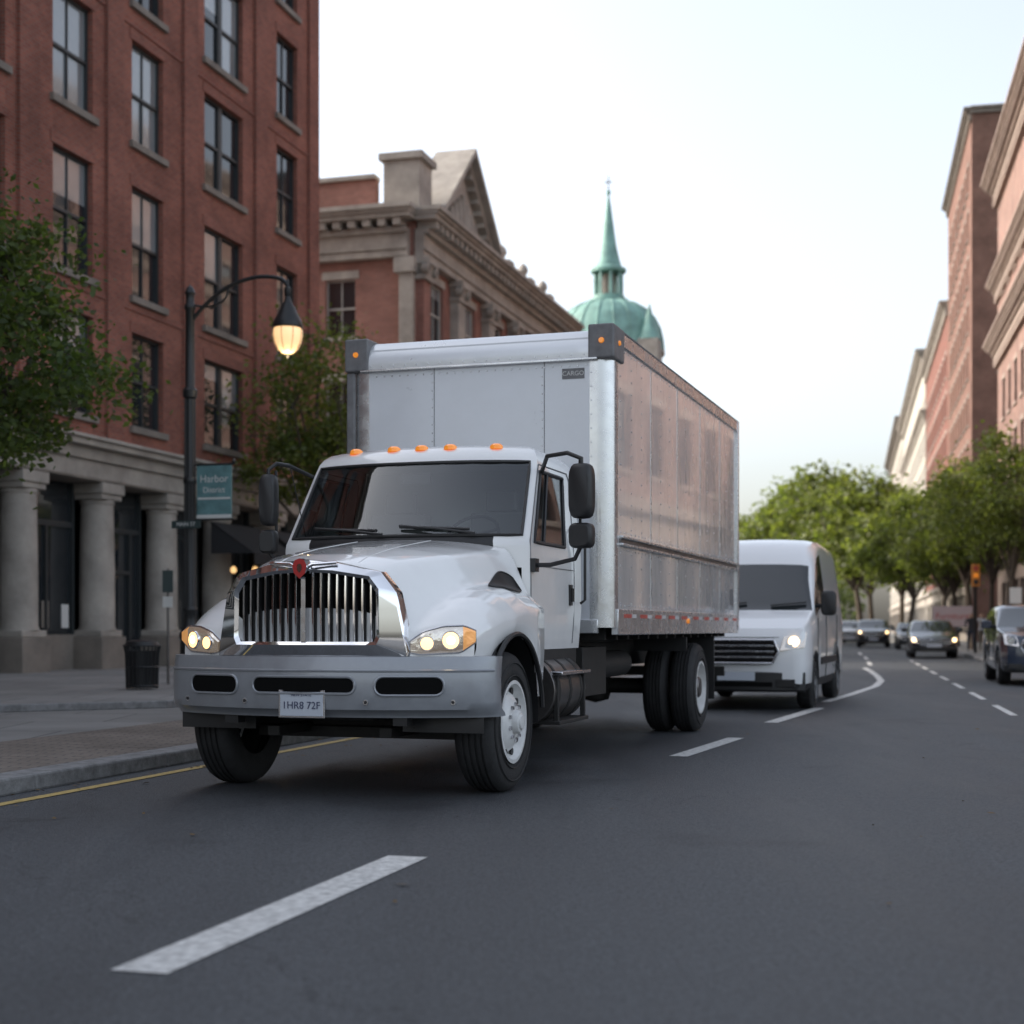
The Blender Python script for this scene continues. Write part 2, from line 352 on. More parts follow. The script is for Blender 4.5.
def polyline(P,w,z=.009,k='line'):
    rows=[]
    for i,p in enumerate(P):
        d=(V(P[min(i+1,len(P)-1)])-V(P[max(0,i-1)])).normalized(); n=V((d.y,-d.x))*w/2
        rows.append([(*(V(p)-n),z),(*(V(p)+n),z)])
    mb.grid(rows,k,False)
polyline([(4.85,23.2),(5.9,26),(7.15,29.5),(8.0,32.5),(8.75,36),(9.45,39.5),(10.1,43)],.15)
polyline([(11,46),(12,50.5)],.14); polyline([(12.9,54.5),(14,59.5)],.14); polyline([(14.9,64),(16.2,70)],.14)
for i in range(9):
    y=15.2+i*4.4; dash((XR(y)-2.45,y),(XR(y+2.6)-2.45,y+2.6),.10)
mb.build('road_markings')
mb=MB(); polyline([(XL(y)+.30,y) for y in (-5,0,5,8,11,14,17,20,25,30,40)],.10,.009,'yline'); mb.build('yellow_road_line')
mb=MB(); mb.lathe([(0,.010),(.30,.010),(.33,.0095)],(3.6,26,0),'iron',n=28); mb.build('manhole_cover')
mb=MB(); rl=random.Random(3)
for i in range(260):
    y=rl.uniform(4,26); x=XL(y)+abs(rl.gauss(0,.5))+.02 if rl.random()<.8 else rl.uniform(XL(y),XR(y))
    a=rl.uniform(0,6.28); s=rl.uniform(.012,.035); z=.013
    mb.face([(x+s*math.cos(a),y+s*math.sin(a),z),(x-s*.5*math.sin(a),y+s*.5*math.cos(a),z+rl.uniform(0,.01)),(x-s*math.cos(a),y-s*math.sin(a),z+.003),(x+s*.5*math.sin(a),y-s*.5*math.cos(a),z)],'litter')
mb.build('fallen_leaves',weld=False)

# ---------------------------------------------------------------- facades
class Fr:
    def __init__(s,O,u,n): s.O=V((*O,0)); s.u=V((*u,0)); s.n=V((*n,0))
    def P(s,a,z,d=0): return s.O+s.u*a+s.n*d+V((0,0,z))
def fbox(mb,fr,a0,a1,z0,z1,d0,d1,k):
    mb.hexa([fr.P(a0,z0,d0),fr.P(a1,z0,d0),fr.P(a1,z0,d1),fr.P(a0,z0,d1),fr.P(a0,z1,d0),fr.P(a1,z1,d0),fr.P(a1,z1,d1),fr.P(a0,z1,d1)],k)
def wall(mb,fr,a0,a1,z0,z1,ops,k,rev=.24,rk=None,d=0):
    A=sorted({a0,a1,*[o[0] for o in ops],*[o[1] for o in ops]}); Z=sorted({z0,z1,*[o[2] for o in ops],*[o[3] for o in ops]})
    for i in range(len(A)-1):
        run=None
        for j in range(len(Z)-1):
            ca=(A[i]+A[i+1])/2; cz=(Z[j]+Z[j+1])/2
            hole=any(o[0]<ca<o[1] and o[2]<cz<o[3] for o in ops)
            if not hole and run is None: run=Z[j]
            if hole and run is not None:
                mb.face([fr.P(A[i],run,d),fr.P(A[i+1],run,d),fr.P(A[i+1],Z[j],d),fr.P(A[i],Z[j],d)],k); run=None
        if run is not None: mb.face([fr.P(A[i],run,d),fr.P(A[i+1],run,d),fr.P(A[i+1],z1,d),fr.P(A[i],z1,d)],k)
    rk=rk or k
    for o in ops:
        a,b,c,e=o
        for p,q in (((a,c),(a,e)),((b,c),(b,e)),((a,c),(b,c)),((a,e),(b,e))):
            mb.face([fr.P(p[0],p[1],d),fr.P(q[0],q[1],d),fr.P(q[0],q[1],d-rev),fr.P(p[0],p[1],d-rev)],rk)
def window(mb,fr,a0,a1,z0,z1,fk='fdark',dep=.18,d=0,pair=False,sill='stoned',lint=None,detail=True,rnd=random):
    g=d-dep; 
    subs=[(a0,a1)]
    if pair: m=(a0+a1)/2; subs=[(a0,m-.06),(m+.06,a1)]; fbox(mb,fr,m-.06,m+.06,z0,z1,g-.03,g+.06,fk)
    for (x0,x1) in subs:
        zm=z0+(z1-z0)*.5
        r=rnd.random(); 
        zb=zm
        mb.face([fr.P(x0,z0,g-.02),fr.P(x1,z0,g-.02),fr.P(x1,zb,g-.02),fr.P(x0,zb,g-.02)],'wblind' if r<.10 else 'wglass')
        if r<.5:
            zc=zm+(z1-zm)*(0 if r<.25 else rnd.choice([.25,.45,.6]))
            if zc>zm: mb.face([fr.P(x0,zb,g),fr.P(x1,zb,g),fr.P(x1,zc,g),fr.P(x0,zc,g)],'wglass')
            mb.face([fr.P(x0,zc,g),fr.P(x1,zc,g),fr.P(x1,z1,g),fr.P(x0,z1,g)],'wblind')
        else: mb.face([fr.P(x0,zb,g),fr.P(x1,zb,g),fr.P(x1,z1,g),fr.P(x0,z1,g)],'wglass')
        t=.06
        if detail:
            fbox(mb,fr,x0,x0+t,z0,z1,g-.03,g+.05,fk); fbox(mb,fr,x1-t,x1,z0,z1,g-.03,g+.05,fk)
            fbox(mb,fr,x0+t,x1-t,z0,z0+t*1.3,g-.03,g+.048,fk); fbox(mb,fr,x0+t,x1-t,z1-t,z1,g-.03,g+.048,fk)
            fbox(mb,fr,x0+t,x1-t,zm-.035,zm+.035,g-.03,g+.045,fk)
            if not pair: xm=(x0+x1)/2; fbox(mb,fr,xm-.02,xm+.02,z0+t,z1-t,g-.025,g+.03,fk)
        else: fbox(mb,fr,x0,x1,zm-.05,zm+.05,g-.03,g+.045,fk); xm=(x0+x1)/2; fbox(mb,fr,xm-.04,xm+.04,z0,z1,g-.03,g+.03,fk)
    if sill: fbox(mb,fr,a0-.12,a1+.12,z0-.16,z0-.003,d-.05,d+.10,sill)
    if lint: fbox(mb,fr,a0-.14,a1+.14,z1+.003,z1+.30,d-.05,d+.03,lint)
LO=(-19.4,0); LU=(math.sin(TH),math.cos(TH)); LN=(math.cos(TH),-math.sin(TH))
LF=Fr(LO,LU,LN)
# ---- brick building 1
b1=empty('brick_apartment_building')
cols=[(34.83,1.6,0),(38.1,1.5,0),(42.15,2.25,1),(46.2,1.45,0)]
c=31.2
k=0
while c>-12: cols.append((c,1.6 if k%2 else 2.2,0 if k%2 else 1)); c-=3.9; k+=1
rows=[(5.98,2.25),(9.1,2.65),(12.8,2.45),(16.15,2.4),(19.5,2.3)]
A0,A1,HT=-14.,48.4,23.4  # unseen near end added so the building shades truck and road
rev=MB(); ops=[(c-w/2,c+w/2,z,z+h) for c,w,p in cols for z,h in rows]
wall(rev,LF,A0,A1,5.45,HT,ops,'brickA'); rev.build('walls',b1,uv=True)
wn=MB()
for c,w_,p in cols:
    for z,h in rows: window(wn,LF,c-w_/2,c+w_/2,z,z+h,pair=bool(p),sill='stoned',lint=None)
wn.build('windows',b1)
tr=MB()
for a in [36.5,40.15,44.3,48.02,33.05,29.2,25.3,21.4,17.5,13.6]:
    fbox(tr,LF,a-.36,a+.36,5.47,HT-.8,-.05,.09,'brickA2')
fbox(tr,LF,A0,A1+.1,HT-.75,HT-.35,-.2,.35,'stone'); fbox(tr,LF,A0,A1+.1,HT-.35,HT,-.2,.6,'stone')
tr.build('brick_piers',b1,uv=True)
tl=MB()
for c,w_,p in cols:
    for z,h in rows: fbox(tl,LF,c-w_/2-.1,c+w_/2+.1,z+h+.003,z+h+.26,-.04,.018,'brickA2')
for z in (8.75,15.55): fbox(tl,LF,A0,A1,z,z+.12,-.04,.03,'brickA2')
tl.build('lintels',b1,uv=True)
sf=MB()
fbox(sf,LF,A0,A1,4.55,4.95,-.9,.10,'stone'); fbox(sf,LF,A0,A1,4.95,5.22,-.9,.20,'stone'); fbox(sf,LF,A0,A1+.05,5.22,5.36,-.6,.42,'stone'); fbox(sf,LF,A0,A1+.05,5.36,5.45,-.6,.50,'stone')
fbox(sf,LF,A0,A1,4.50,4.547,-.9,.14,'stoned')
bays=[33.2,36.3,39.3,42.3,45.4,48.0]
x=30.2
while x>-12: bays.append(x); x-=3.1
for a in bays:
    fbox(sf,LF,a-.52,a+.52,.15,.95,-.85,.16,'stoned'); fbox(sf,LF,a-.45,a+.45,.95,1.1,-.82,.10,'stone')
    R=[]
    for zz,rr in ((1.10,.44),(1.2,.41),(2.5,.405),(4.0,.375),(4.05,.41),(4.12,.38)):
        R.append([LF.P(a+math.cos(t)*rr,zz,-.30+math.sin(t)*rr) for t in [2*math.pi*i/20 for i in range(20)]])
    sf.grid(R,'stone',True,closed=True)
    fbox(sf,LF,a-.43,a+.43,4.12,4.25,-.72,.10,'stone'); fbox(sf,LF,a-.48,a+.48,4.25,4.497,-.80,.15,'stone')
sf.build('stone_arcade',b1,bevel=.02)
sh=MB()
B=sorted(bays)
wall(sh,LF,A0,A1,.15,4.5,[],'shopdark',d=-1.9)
for i in range(len(B)-1):
    a,b=B[i]+.46,B[i+1]-.46
    door=(abs(B[i]-36.3)<.1)or(i%4==1)
    fbox(sh,LF,a,b,.16,1.0 if not door else .2,-.72,-.60,'stoned')
    zt=4.48; fbox(sh,LF,a,b,3.45,3.58,-.74,-.62,'fdark'); fbox(sh,LF,a,a+.08,.2,zt,-.73,-.61,'fdark'); fbox(sh,LF,b-.08,b,.2,zt,-.73,-.61,'fdark')
    m=(a+b)/2
    if door:
        fbox(sh,LF,m-.55,m-.47,.2,3.45,-.75,-.60,'fdark'); fbox(sh,LF,m+.47,m+.55,.2,3.45,-.75,-.60,'fdark'); fbox(sh,LF,m-.47,m+.47,2.45,2.55,-.75,-.60,'fdark')
        fbox(sh,LF,m-.47,m+.47,.2,.55,-.72,-.66,'fdark'); fbox(sh,LF,a,b,.55,.62,-.735,-.63,'fdark')
    else: fbox(sh,LF,m-.04,m+.04,.7,3.45,-.73,-.62,'fdark')
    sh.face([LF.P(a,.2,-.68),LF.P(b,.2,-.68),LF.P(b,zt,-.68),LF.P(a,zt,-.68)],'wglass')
    if not door:
        for q in range(3):
            cx=a+.3+q*(b-a-.6)/2; hh=random.uniform(.3,.8); fbox(sh,LF,cx-.14,cx+.14,1.15,1.15+hh,-.675,-.66,random.choice(['stoned','teal','signw','liner']) )
sh.build('shopfronts',b1)
pl=MB()
for a,z in ((41.6,2.7),(42.9,2.75),(44.2,2.7),(45.6,2.75)):
    p=LF.P(a,z,.55); pl.lathe([(0,-.10),(.07,-.07),(.085,0),(.06,.06),(.02,.09)],p,'pend',n=14); pl.cyl(p+V((0,0,.09)),p+V((0,0,.6)),.01,.01,'iron',5)
pl.build('pendant_lamps',b1)
bd=MB()
E=Fr(LF.P(A1,0)[:2],[-LN[0],-LN[1]],LU); wall(bd,E,0,15,.1,HT,[],'brickA'); 
E2=Fr(LF.P(A0,0)[:2],[-LN[0],-LN[1]],[-LU[0],-LU[1]]); wall(bd,E2,0,15,.1,HT,[],'brickA')
bd.face([LF.P(A0,HT-.5,0),LF.P(A1,HT-.5,0),LF.P(A1,HT-.5,-15),LF.P(A0,HT-.5,-15)],'roof'); 
bd.face([LF.P(A0,.1,-15),LF.P(A1,.1,-15),LF.P(A1,HT,-15),LF.P(A0,HT,-15)],'brickA')
bd.build('end_walls_and_roof',b1,uv=True)
aw=MB()
for (q0,q1) in ((41.0,43.8),(44.4,47.2)):
    aw.hexa([LF.P(q0,3.1,1.45),LF.P(q1,3.1,1.45),LF.P(q1,3.1,1.4),LF.P(q0,3.1,1.4),LF.P(q0,3.95,.20),LF.P(q1,3.95,.20),LF.P(q1,3.9,.17),LF.P(q0,3.9,.17)],'awn')
    aw.face([LF.P(q0,3.1,1.45),LF.P(q1,3.1,1.45),LF.P(q1,2.82,1.46),LF.P(q0,2.82,1.46)],'awn')
    for a in (q0,q1): aw.face([LF.P(a,3.1,1.45),LF.P(a,3.95,.2),LF.P(a,3.1,.2)],'awn')
aw.build('awning',b1)

# ---- classical building 2
b2=empty('classical_brick_building')
S0,S1=57.4,79.5; CZ=16.7
mb=MB(); wd=MB(); st=MB()
pil=[57.9,61.9,66.1,70.0,73.6,77.2]
ops=[]
for a,b in zip(pil,pil[1:]):
    m=(a+b)/2; ops+=[(m-.75,m+.75,z,z+2.3) for z in (12.0,8.4,4.6)]
wall(mb,LF,S0,S1,.1,CZ,ops,'brickB')
for o in ops: window(wd,LF,*o,fk='fwhite',sill='stone',lint='stone')
for a in pil:
    w_=.42 if a<67 else .36
    fbox(st,LF,a-w_,a+w_,4,14.0,-.05,.35,'stone') if a>58 else fbox(st,LF,a-w_+.1,a+w_,4,14.0,-.05,.28,'brickB')
    fbox(st,LF,a-.5,a+.5,14.0,14.16,-.05,.42,'stone'); 
    R=[]
    for zz,e_ in ((14.16,.36),(14.4,.40),(14.55,.48)): R.append([LF.P(a-e_,zz,-.05),LF.P(a-e_,zz,e_),LF.P(a+e_,zz,e_),LF.P(a+e_,zz,-.05)])
    st.grid(R,'stone',False); fbox(st,LF,a-.57,a+.57,14.55,14.78,-.05,.56,'stone')
    for q in (-.45,.45): st.cyl(LF.P(a+q,14.38,.30),LF.P(a+q,14.38,.54),.19,.19,'stone',12); st.cyl(LF.P(a+q,14.38,.54),LF.P(a+q,14.38,.57),.09,.09,'stoned',10)
def cornice(st,fr,a0,a1,zb,k='stone',sc=1,dent=True):
    fbox(st,fr,a0,a1,zb,zb+.28*sc,-.1,.34*sc,k); fbox(st,fr,a0,a1,zb+.28*sc,zb+.34*sc,-.1,.42*sc,k); fbox(st,fr,a0,a1,zb+.34*sc,zb+.9*sc,-.1,.36*sc,k); fbox(st,fr,a0,a1,zb+.9*sc,zb+1.1*sc,-.1,.55*sc,k)
    if dent:
        x=a0+.1
        while x<a1-.3: fbox(st,fr,x,x+.3*sc,zb+1.1*sc,zb+1.38*sc,.05,.85*sc,k); x+=.62*sc
    fbox(st,fr,a0-.3*sc,a1+.3*sc,zb+1.38*sc,zb+1.55*sc,-.1,.95*sc,k); fbox(st,fr,a0-.36*sc,a1+.36*sc,zb+1.55*sc,zb+1.68*sc,-.1,1.05*sc,k); fbox(st,fr,a0-.42*sc,a1+.42*sc,zb+1.68*sc,zb+1.85*sc,-.1,1.17*sc,k)
cornice(st,LF,S0,S1,14.8,sc=.95)
SW=Fr(LF.P(S0,0)[:2],[-LN[0],-LN[1]],[-LU[0],-LU[1]])
ops=[(a-.60,a+.60,z,z+2.15) for a in (2.95,6.9,10.8) for z in (12.0,8.2,4.6)]
wall(mb,SW,0,18,.1,CZ,ops,'brickB')
for o in ops: window(wd,SW,*o,fk='fwhite',sill='stone',lint='stone')
fbox(st,SW,.0,.55,4,14.2,-.05,.25,'stone'); fbox(st,SW,-.1,.7,14.2,14.75,-.05,.4,'stone')
cornice(st,SW,.2,18,14.8,sc=.95)
fbox(mb,SW,1.6,18,CZ,17.85,-.5,-.15,'brickB'); fbox(st,SW,1.6,18,17.85,18.0,-.6,0,'stone')
fbox(st,LF,S0-.1,S0+1.3,16.62,18.4,-1.2,.2,'stone'); fbox(st,LF,S0-.25,S0+1.45,18.4,18.65,-1.35,.35,'stone')
pa,pb,pz=58.5,66.3,16.62; ap=20.0; m=(pa+pb)/2
st.face([LF.P(pa+.7,pz,.15),LF.P(pb-.7,pz,.15),LF.P(m,ap-.35,.15)],'stone'); st.face([LF.P(pa+.7,pz,-.8),LF.P(pb-.7,pz,-.8),LF.P(m,ap-.35,-.8)],'stone')
for (x0,z0,x1,z1) in ((pa,pz,m,ap),(pb,pz,m,ap)):
    for (off,th,d1) in ((0,.26,.8),(-.28,.28,.5)):
        st.hexa([LF.P(x0,z0+off,-.9),LF.P(x1,z1+off,-.9),LF.P(x1,z1+off,d1),LF.P(x0,z0+off,d1),LF.P(x0,z0+off+th,-.9),LF.P(x1,z1+off+th,-.9),LF.P(x1,z1+off+th,d1),LF.P(x0,z0+off+th,d1)],'stone')
    for q in range(1,9):
        f=q/9; a=x0+(x1-x0)*f; z=z0+(z1-z0)*f-.46; fbox(st,LF,a-.1,a+.1,z,z+.17,.1,.48,'stone')
for q in range(-4,5):
    hh=1.5-abs(q)*.28
    if hh>.3: st.cyl(LF.P(m+q*.5,pz+.3,.2),LF.P(m+q*.5,pz+.3+hh,.24),.2,.1,'stone',8)
fbox(mb,LF,67.0,S1,16.62,17.3,-.6,-.2,'brickB'); fbox(st,LF,66.8,S1,17.3,17.5,-.7,-.05,'stone')
for a in (70,73.6,77.2): fbox(st,LF,a-.4,a+.4,16.62,17.6,-.9,.1,'stone'); st.lathe([(.25,17.6),(.12,17.75),(.25,18.0),(.2,18.2),(0,18.4)],LF.P(a,0,-.4),'stone',n=10)
mb.face([LF.P(S0,16.55,0),LF.P(S1,16.55,0),LF.P(S1,16.55,-18),LF.P(S0,16.55,-18)],'roof')
E=Fr(LF.P(S1,0)[:2],[-LN[0],-LN[1]],LU); wall(mb,E,0,18,.1,CZ,[],'brickB')
mb.build('walls',b2,uv=True); wd.build('windows',b2); st.build('stone_trim',b2,uv=True)

# ---- lower stone building beyond
b3=empty('stone_townhouse')
mb=MB();wd=MB();st=MB()
TZ=16.2
ops=[(a-.6,a+.6,z,z+2.1) for a in range(84,104,3) for z in (3.8,7.4,11)]
wall(mb,LF,81.5,104,.1,TZ,ops,'cream')
for o in ops: window(wd,LF,*o,fk='fwhite',detail=False)
cornice(st,LF,81.5,104,TZ-1,'stone',.7)
for a in (83,90,97,103): fbox(st,LF,a-.5,a+.5,TZ+.2,TZ+1.1,-1.2,.0,'stone')
E=Fr(LF.P(81.5,0)[:2],[-LN[0],-LN[1]],[-LU[0],-LU[1]]); wall(mb,E,0,14,.1,TZ,[],'cream')
mb.face([LF.P(81.5,TZ-.1,0),LF.P(104,TZ-.1,0),LF.P(104,TZ-.1,-14),LF.P(81.5,TZ-.1,-14)],'roof')
mb.build('walls',b3,uv=True); wd.build('windows',b3); st.build('cornice',b3)

# ---- domed building
dm=empty('domed_church',(7.2,112,0),-TH)
mb=MB(); 
mb.box((-6,-6,0),(3.6,10,18.6),'cream'); mb.box((-6.4,-6.4,18.6),(4,10.4,19.3),'stone')
mb.box((-6.2,-6.2,19.3),(3.8,10.2,20.2),'cream')
TUR=((-3.3,-3.2),(3.6,-2.6))
for sx,sy in TUR:
    mb.box((sx-.75,sy-.75,20.2),(sx+.75,sy+.75,22.0),'stone')
mb.lathe([(4.0,20.2),(4.0,21.4),(4.2,21.45),(4.2,21.7)],(0,0,0),'stone',n=32)
mb.build('stone_body',dm,bevel=.03)
mb=MB()
DP=[(4.15,21.7),(4.1,22.4),(3.9,23.3),(3.5,24.1),(2.95,24.75),(2.2,25.2),(1.5,25.4)]
mb.lathe(DP+[(1.45,25.5)],(0,0,0),'copper',n=40)
for i in range(20):
    t=2*math.pi*i/20; mb.tube([(r*1.01*math.cos(t),r*1.01*math.sin(t),z) for r,z in DP],.05,'copper',5)
mb.lathe([(1.5,25.4),(1.5,25.6),(1.2,25.65),(1.2,25.9)],(0,0,0),'copper',n=24)
for i in range(8):
    t=2*math.pi*(i+.5)/8; mb.cyl((1.0*math.cos(t),1.0*math.sin(t),25.9),(1.0*math.cos(t),1.0*math.sin(t),27.6),.13,.12,'copper',8)
mb.cyl((0,0,25.9),(0,0,27.6),.45,.45,'stoned',10)
mb.lathe([(1.2,27.6),(1.35,27.7),(1.35,27.9),(1.0,28.1),(.85,28.6),(.62,29.6),(.42,31),(.2,32.6),(.05,33.5)],(0,0,0),'copper',n=16)
mb.lathe([(0,33.4),(.13,33.5),(.17,33.65),(.13,33.8),(0,33.9)],(0,0,0),'copper',n=12); mb.cyl((0,0,33.8),(0,0,34.9),.04,.03,'iron',6); mb.box((-.25,-.03,34.4),(.25,.03,34.48),'iron')
for sx,sy in TUR:
    mb.lathe([(.85,22.0),(.72,22.3),(.45,23.0),(.2,23.9),(.04,24.6)],(sx,sy,0),'copper',n=12)
mb.build('copper_dome_and_spire',dm)

# ---- right-hand buildings
TR=math.atan(.225); RU=(math.sin(TR),math.cos(TR)); RN=(-math.cos(TR),math.sin(TR)); RF=Fr((9,0),RU,RN); kc=math.cos(TR)
def rbuild(name,Y0,Y1,H,k,trim,storey,sp,ww,wh,base=5.,fk='fwhite',cornices=(),depth=22,sidewin=True,seed=1,lint=None):
    rr=random.Random(seed); e=empty(name); a0,a1=Y0/kc,Y1/kc; mb=MB();wd=MB();st=MB()
    n=int((a1-a0-1.2)/sp); off=(a1-a0-(n-1)*sp)/2; zs=[]; z=base+1
    while z+wh<H-1.6: zs.append(z); z+=storey
    ops=[(a0+off+i*sp-ww/2,a0+off+i*sp+ww/2,z,z+wh) for i in range(n) for z in zs]
    wall(mb,RF,a0,a1,base,H,ops,k,rev=.3)
    for o in ops: window(wd,RF,*o,fk=fk,sill=trim,lint=lint or trim,detail=Y0<100,rnd=rr,dep=.24)
    so=[(a0+off+i*sp-sp*.4,a0+off+i*sp+sp*.4,.7,base-1.2) for i in range(n)]
    wall(mb,RF,a0,a1,.1,base,so,trim)
    for o in so: wd.face([RF.P(o[0],o[2],-.22),RF.P(o[1],o[2],-.22),RF.P(o[1],o[3],-.22),RF.P(o[0],o[3],-.22)],'wglass'); fbox(wd,RF,(o[0]+o[1])/2-.05,(o[0]+o[1])/2+.05,o[2],o[3],-.21,-.12,'fdark')
    fbox(st,RF,a0,a1,base-.25,base+.15,-.1,.35,trim)
    S=Fr(RF.P(a0,0)[:2],[-RN[0],-RN[1]],[-RU[0],-RU[1]])
    sops=[]
    if sidewin:
        sops=[(x-ww/2,x+ww/2,z,z+wh) for x in [2.5+i*sp*1.25 for i in range(int((depth-4)/(sp*1.25)))] for z in zs]
    wall(mb,S,0,depth,.1,H,sops,k)
    for o in sops: window(wd,S,*o,fk=fk,sill=trim,detail=False,rnd=rr)
    T=Fr(RF.P(a1,0)[:2],[-RN[0],-RN[1]],RU); wall(mb,T,0,depth,.1,H,[],k)
    mb.face([RF.P(a0,H-.3,0),RF.P(a1,H-.3,0),RF.P(a1,H-.3,-depth),RF.P(a0,H-.3,-depth)],'roof')
    for (z,s) in cornices:
        cornice(st,RF,a0+.02,a1-.02,z,trim,s); 
        fbox(st,S,-.1,depth,z+.9*s,z+1.5*s,-.05,.4*s,trim); fbox(st,S,-.1,depth,z+1.5*s,z+1.85*s,-.05,.75*s,trim)
    mb.build('walls',e,uv=True); wd.build('windows',e); st.build('cornice_and_trim',e,uv=True); return e
rbuild('terracotta_office_building',34,91,27.6,'brickD','terracotta',3.7,3.2,1.5,2.3,cornices=((26.6,.85),(20.8,.62),(16.9,.75)),seed=3,fk='fdark')
rbuild('tall_brick_building',110.5,137,39.6,'brickC','stoned',3.5,2.9,1.3,2.1,cornices=((38.6,.5),),seed=4,fk='fdark',lint='stoned')
rbuild('brick_commercial_building',137.3,176,31,'brickE','stone',3.7,3.4,1.5,2.2,cornices=((29.8,.7),),seed=5,fk='fdark')
rbuild('cream_stone_building',178,250,34,'cream','stone',4.0,4.0,1.8,2.6,cornices=((32.4,1.0),(26,.6)),seed=6,fk='fdark')
rbuild('cream_stone_building',251,330,36,'cream','stoned',4.0,4.4,1.8,2.4,cornices=((34.4,1.2),),seed=8,sidewin=False)

# ---------------------------------------------------------------- wheels
def wheel(mb,x,y,r,wd,side,rimk='rim',truck=True,dual=False,hub='chromed',n=40):
    s=side; R=r
    prof=[(.56*R,-.02),(.60*R,0),(.74*R,.012),(.90*R,.004),(.965*R,-.02),(.995*R,-.05)]
    for q in range(1,5):
        xx=-.03-(wd-.06)*q/5
        prof+=[(R,xx+.014),(R-.014,xx+.010),(R-.014,xx-.002),(R,xx-.006)]
    prof+=[(.995*R,-wd+.05),(.965*R,-wd+.02),(.90*R,-wd-.004),(.74*R,-wd-.012),(.56*R,-wd+.01)]
    mb.lathe([(a,b*s) for a,b in prof],(x,y,r),'rubber',axis='x',n=n)
    for q in (.66,.84): mb.lathe([(q*R-.006,.010*s),(q*R,.018*s),(q*R+.006,.010*s)],(x,y,r),'rubber',axis='x',n=n)
    ri=.57*R
    if truck and not dual:
        mb.lathe([(ri,-.01*s),(ri+.012,.012*s),(ri-.012,.014*s),(ri-.03,-.03*s),(ri-.055,-.055*s),(.40*R,-.02*s),(.30*R,.012*s),(.22*R,.02*s),(.17*R,.02*s)],(x,y,r),rimk,axis='x',n=n)
        mb.lathe([(.175*R,.015*s),(.17*R,.045*s),(.15*R,.06*s),(.11*R,.062*s),(.10*R,.075*s),(0,.08*s)],(x,y,r),rimk,axis='x',n=24)
    elif truck:
        mb.lathe([(ri,-.01*s),(ri+.012,.012*s),(ri-.012,.014*s),(ri-.02,-.06*s),(ri-.05,-.13*s),(.36*R,-.15*s),(.24*R,-.15*s)],(x,y,r),rimk,axis='x',n=n)
        mb.lathe([(.25*R,-.155*s),(.24*R,-.02*s),(.20*R,.0*s),(0,.0*s)],(x,y,r),'tank',axis='x',n=24)
    if truck:
        base=-.028 if not dual else -.145
        for i in range(10):
            t=2*math.pi*i/10; c,d=math.cos(t),math.sin(t)
            q=.455*R; mb.cyl((x+(base-.012)*s,y+c*q,r+d*q),(x+(base+.004)*s,y+c*q,r+d*q),.026,.026,'black',10)
            t+=math.pi/10; c,d=math.cos(t),math.sin(t); q=.25*R if not dual else .30*R
            mb.cyl((x+(base+.03)*s,y+c*q,r+d*q),(x+(base+.062)*s,y+c*q,r+d*q),.016,.014,hub,6)
    else:
        mb.lathe([(.60*R,-.01*s),(.66*R,.012*s),(.62*R,.008*s),(.60*R,-.04*s)],(x,y,r),rimk,axis='x',n=n)
        mb.lathe([(.62*R,-.06*s),(0,-.06*s)],(x,y,r),'black',axis='x',n=n)
        for i in range(5):
            t=2*math.pi*i/5+.3
            u=V((0,math.cos(t),math.sin(t))); v=V((0,-math.sin(t),math.cos(t))); o=V((x,y,r))
            P=[o+u*.10*R+v*.10*R,o+u*.10*R-v*.10*R,o+u*.62*R-v*.15*R,o+u*.62*R+v*.15*R]
            mb.hexa([p+V((-.05*s,0,0)) for p in P]+[p+V((.0,0,0)) for p in P],rimk)
        mb.lathe([(.16*R,-.04*s),(.15*R,.012*s),(0,.014*s)],(x,y,r),rimk,axis='x',n=16)

# ================================================================ TRUCK
TA=math.radians(-18.1)
tk=empty('box_truck',(-1.07,10.85,.004),TA)
def yf(x): return -.90+.30*(abs(x)/1.12)**2.4
def yb_(x): return .54+.20*min(abs(x),1.2)**2
def HZ(x,t):
    ax=abs(x)
    zt=interp([(0,1.555),(.06,1.595),(.2,1.65),(.5,1.72),(1,1.81)],t)
    xs=interp([(0,.50),(.25,.62),(.5,.76),(.75,.87),(1,.92)],t)
    wd=interp([(0,.38),(.4,.34),(1,.20)],t)
    H=zt-.085*(ax/xs)**2.5-.50*sm(xs-.08,xs+wd,ax)
    zf=interp([(0,1.16),(.05,1.21),(.12,1.27),(.25,1.35),(.4,1.41),(.6,1.44),(.85,1.42),(1,1.38)],t)
    F=zf-(.08*((.92-ax)/.30)**2 if ax<.92 else .16*((ax-.92)/.24)**2.4)
    k=18.; mx=max(H,F); return mx+math.log(math.exp(k*(H-mx))+math.exp(k*(F-mx)))/k
def xo(t): return interp([(0,1.08),(.15,1.13),(.35,1.17),(.75,1.17),(1,1.12)],t)
def hoodP(x,t,dz=0): return V((x,yf(x)+t*(yb_(x)-yf(x)),HZ(x,t)+dz))
def archz(y,base,c=.0,R=.60):
    d=y-c
    return max(base,.5+math.sqrt(R*R-d*d)) if abs(d)<R else base
rows=[]
nt_=48; nx=72
for i in range(nt_+1):
    t=i/nt_; X=xo(t); row=[]
    side=[]
    e=hoodP(X,t); zb=archz(e.y,.94 if e.y<0 else .64)
    zb=min(zb,e.z-.03)
    for q in range(1,9):
        f=q/8; side.append((X+.012*math.sin(f*3.14)-.02*f,e.y,e.z+(zb-e.z)*f))
    row=[V((-a,b,c)) for a,b,c in reversed(side)]+[hoodP(-X+2*X*j/nx,t) for j in range(nx+1)]+[V(s_) for s_ in side]
    rows.append(row)
mb=MB(); mb.grid(rows,'white')
fr_=[]
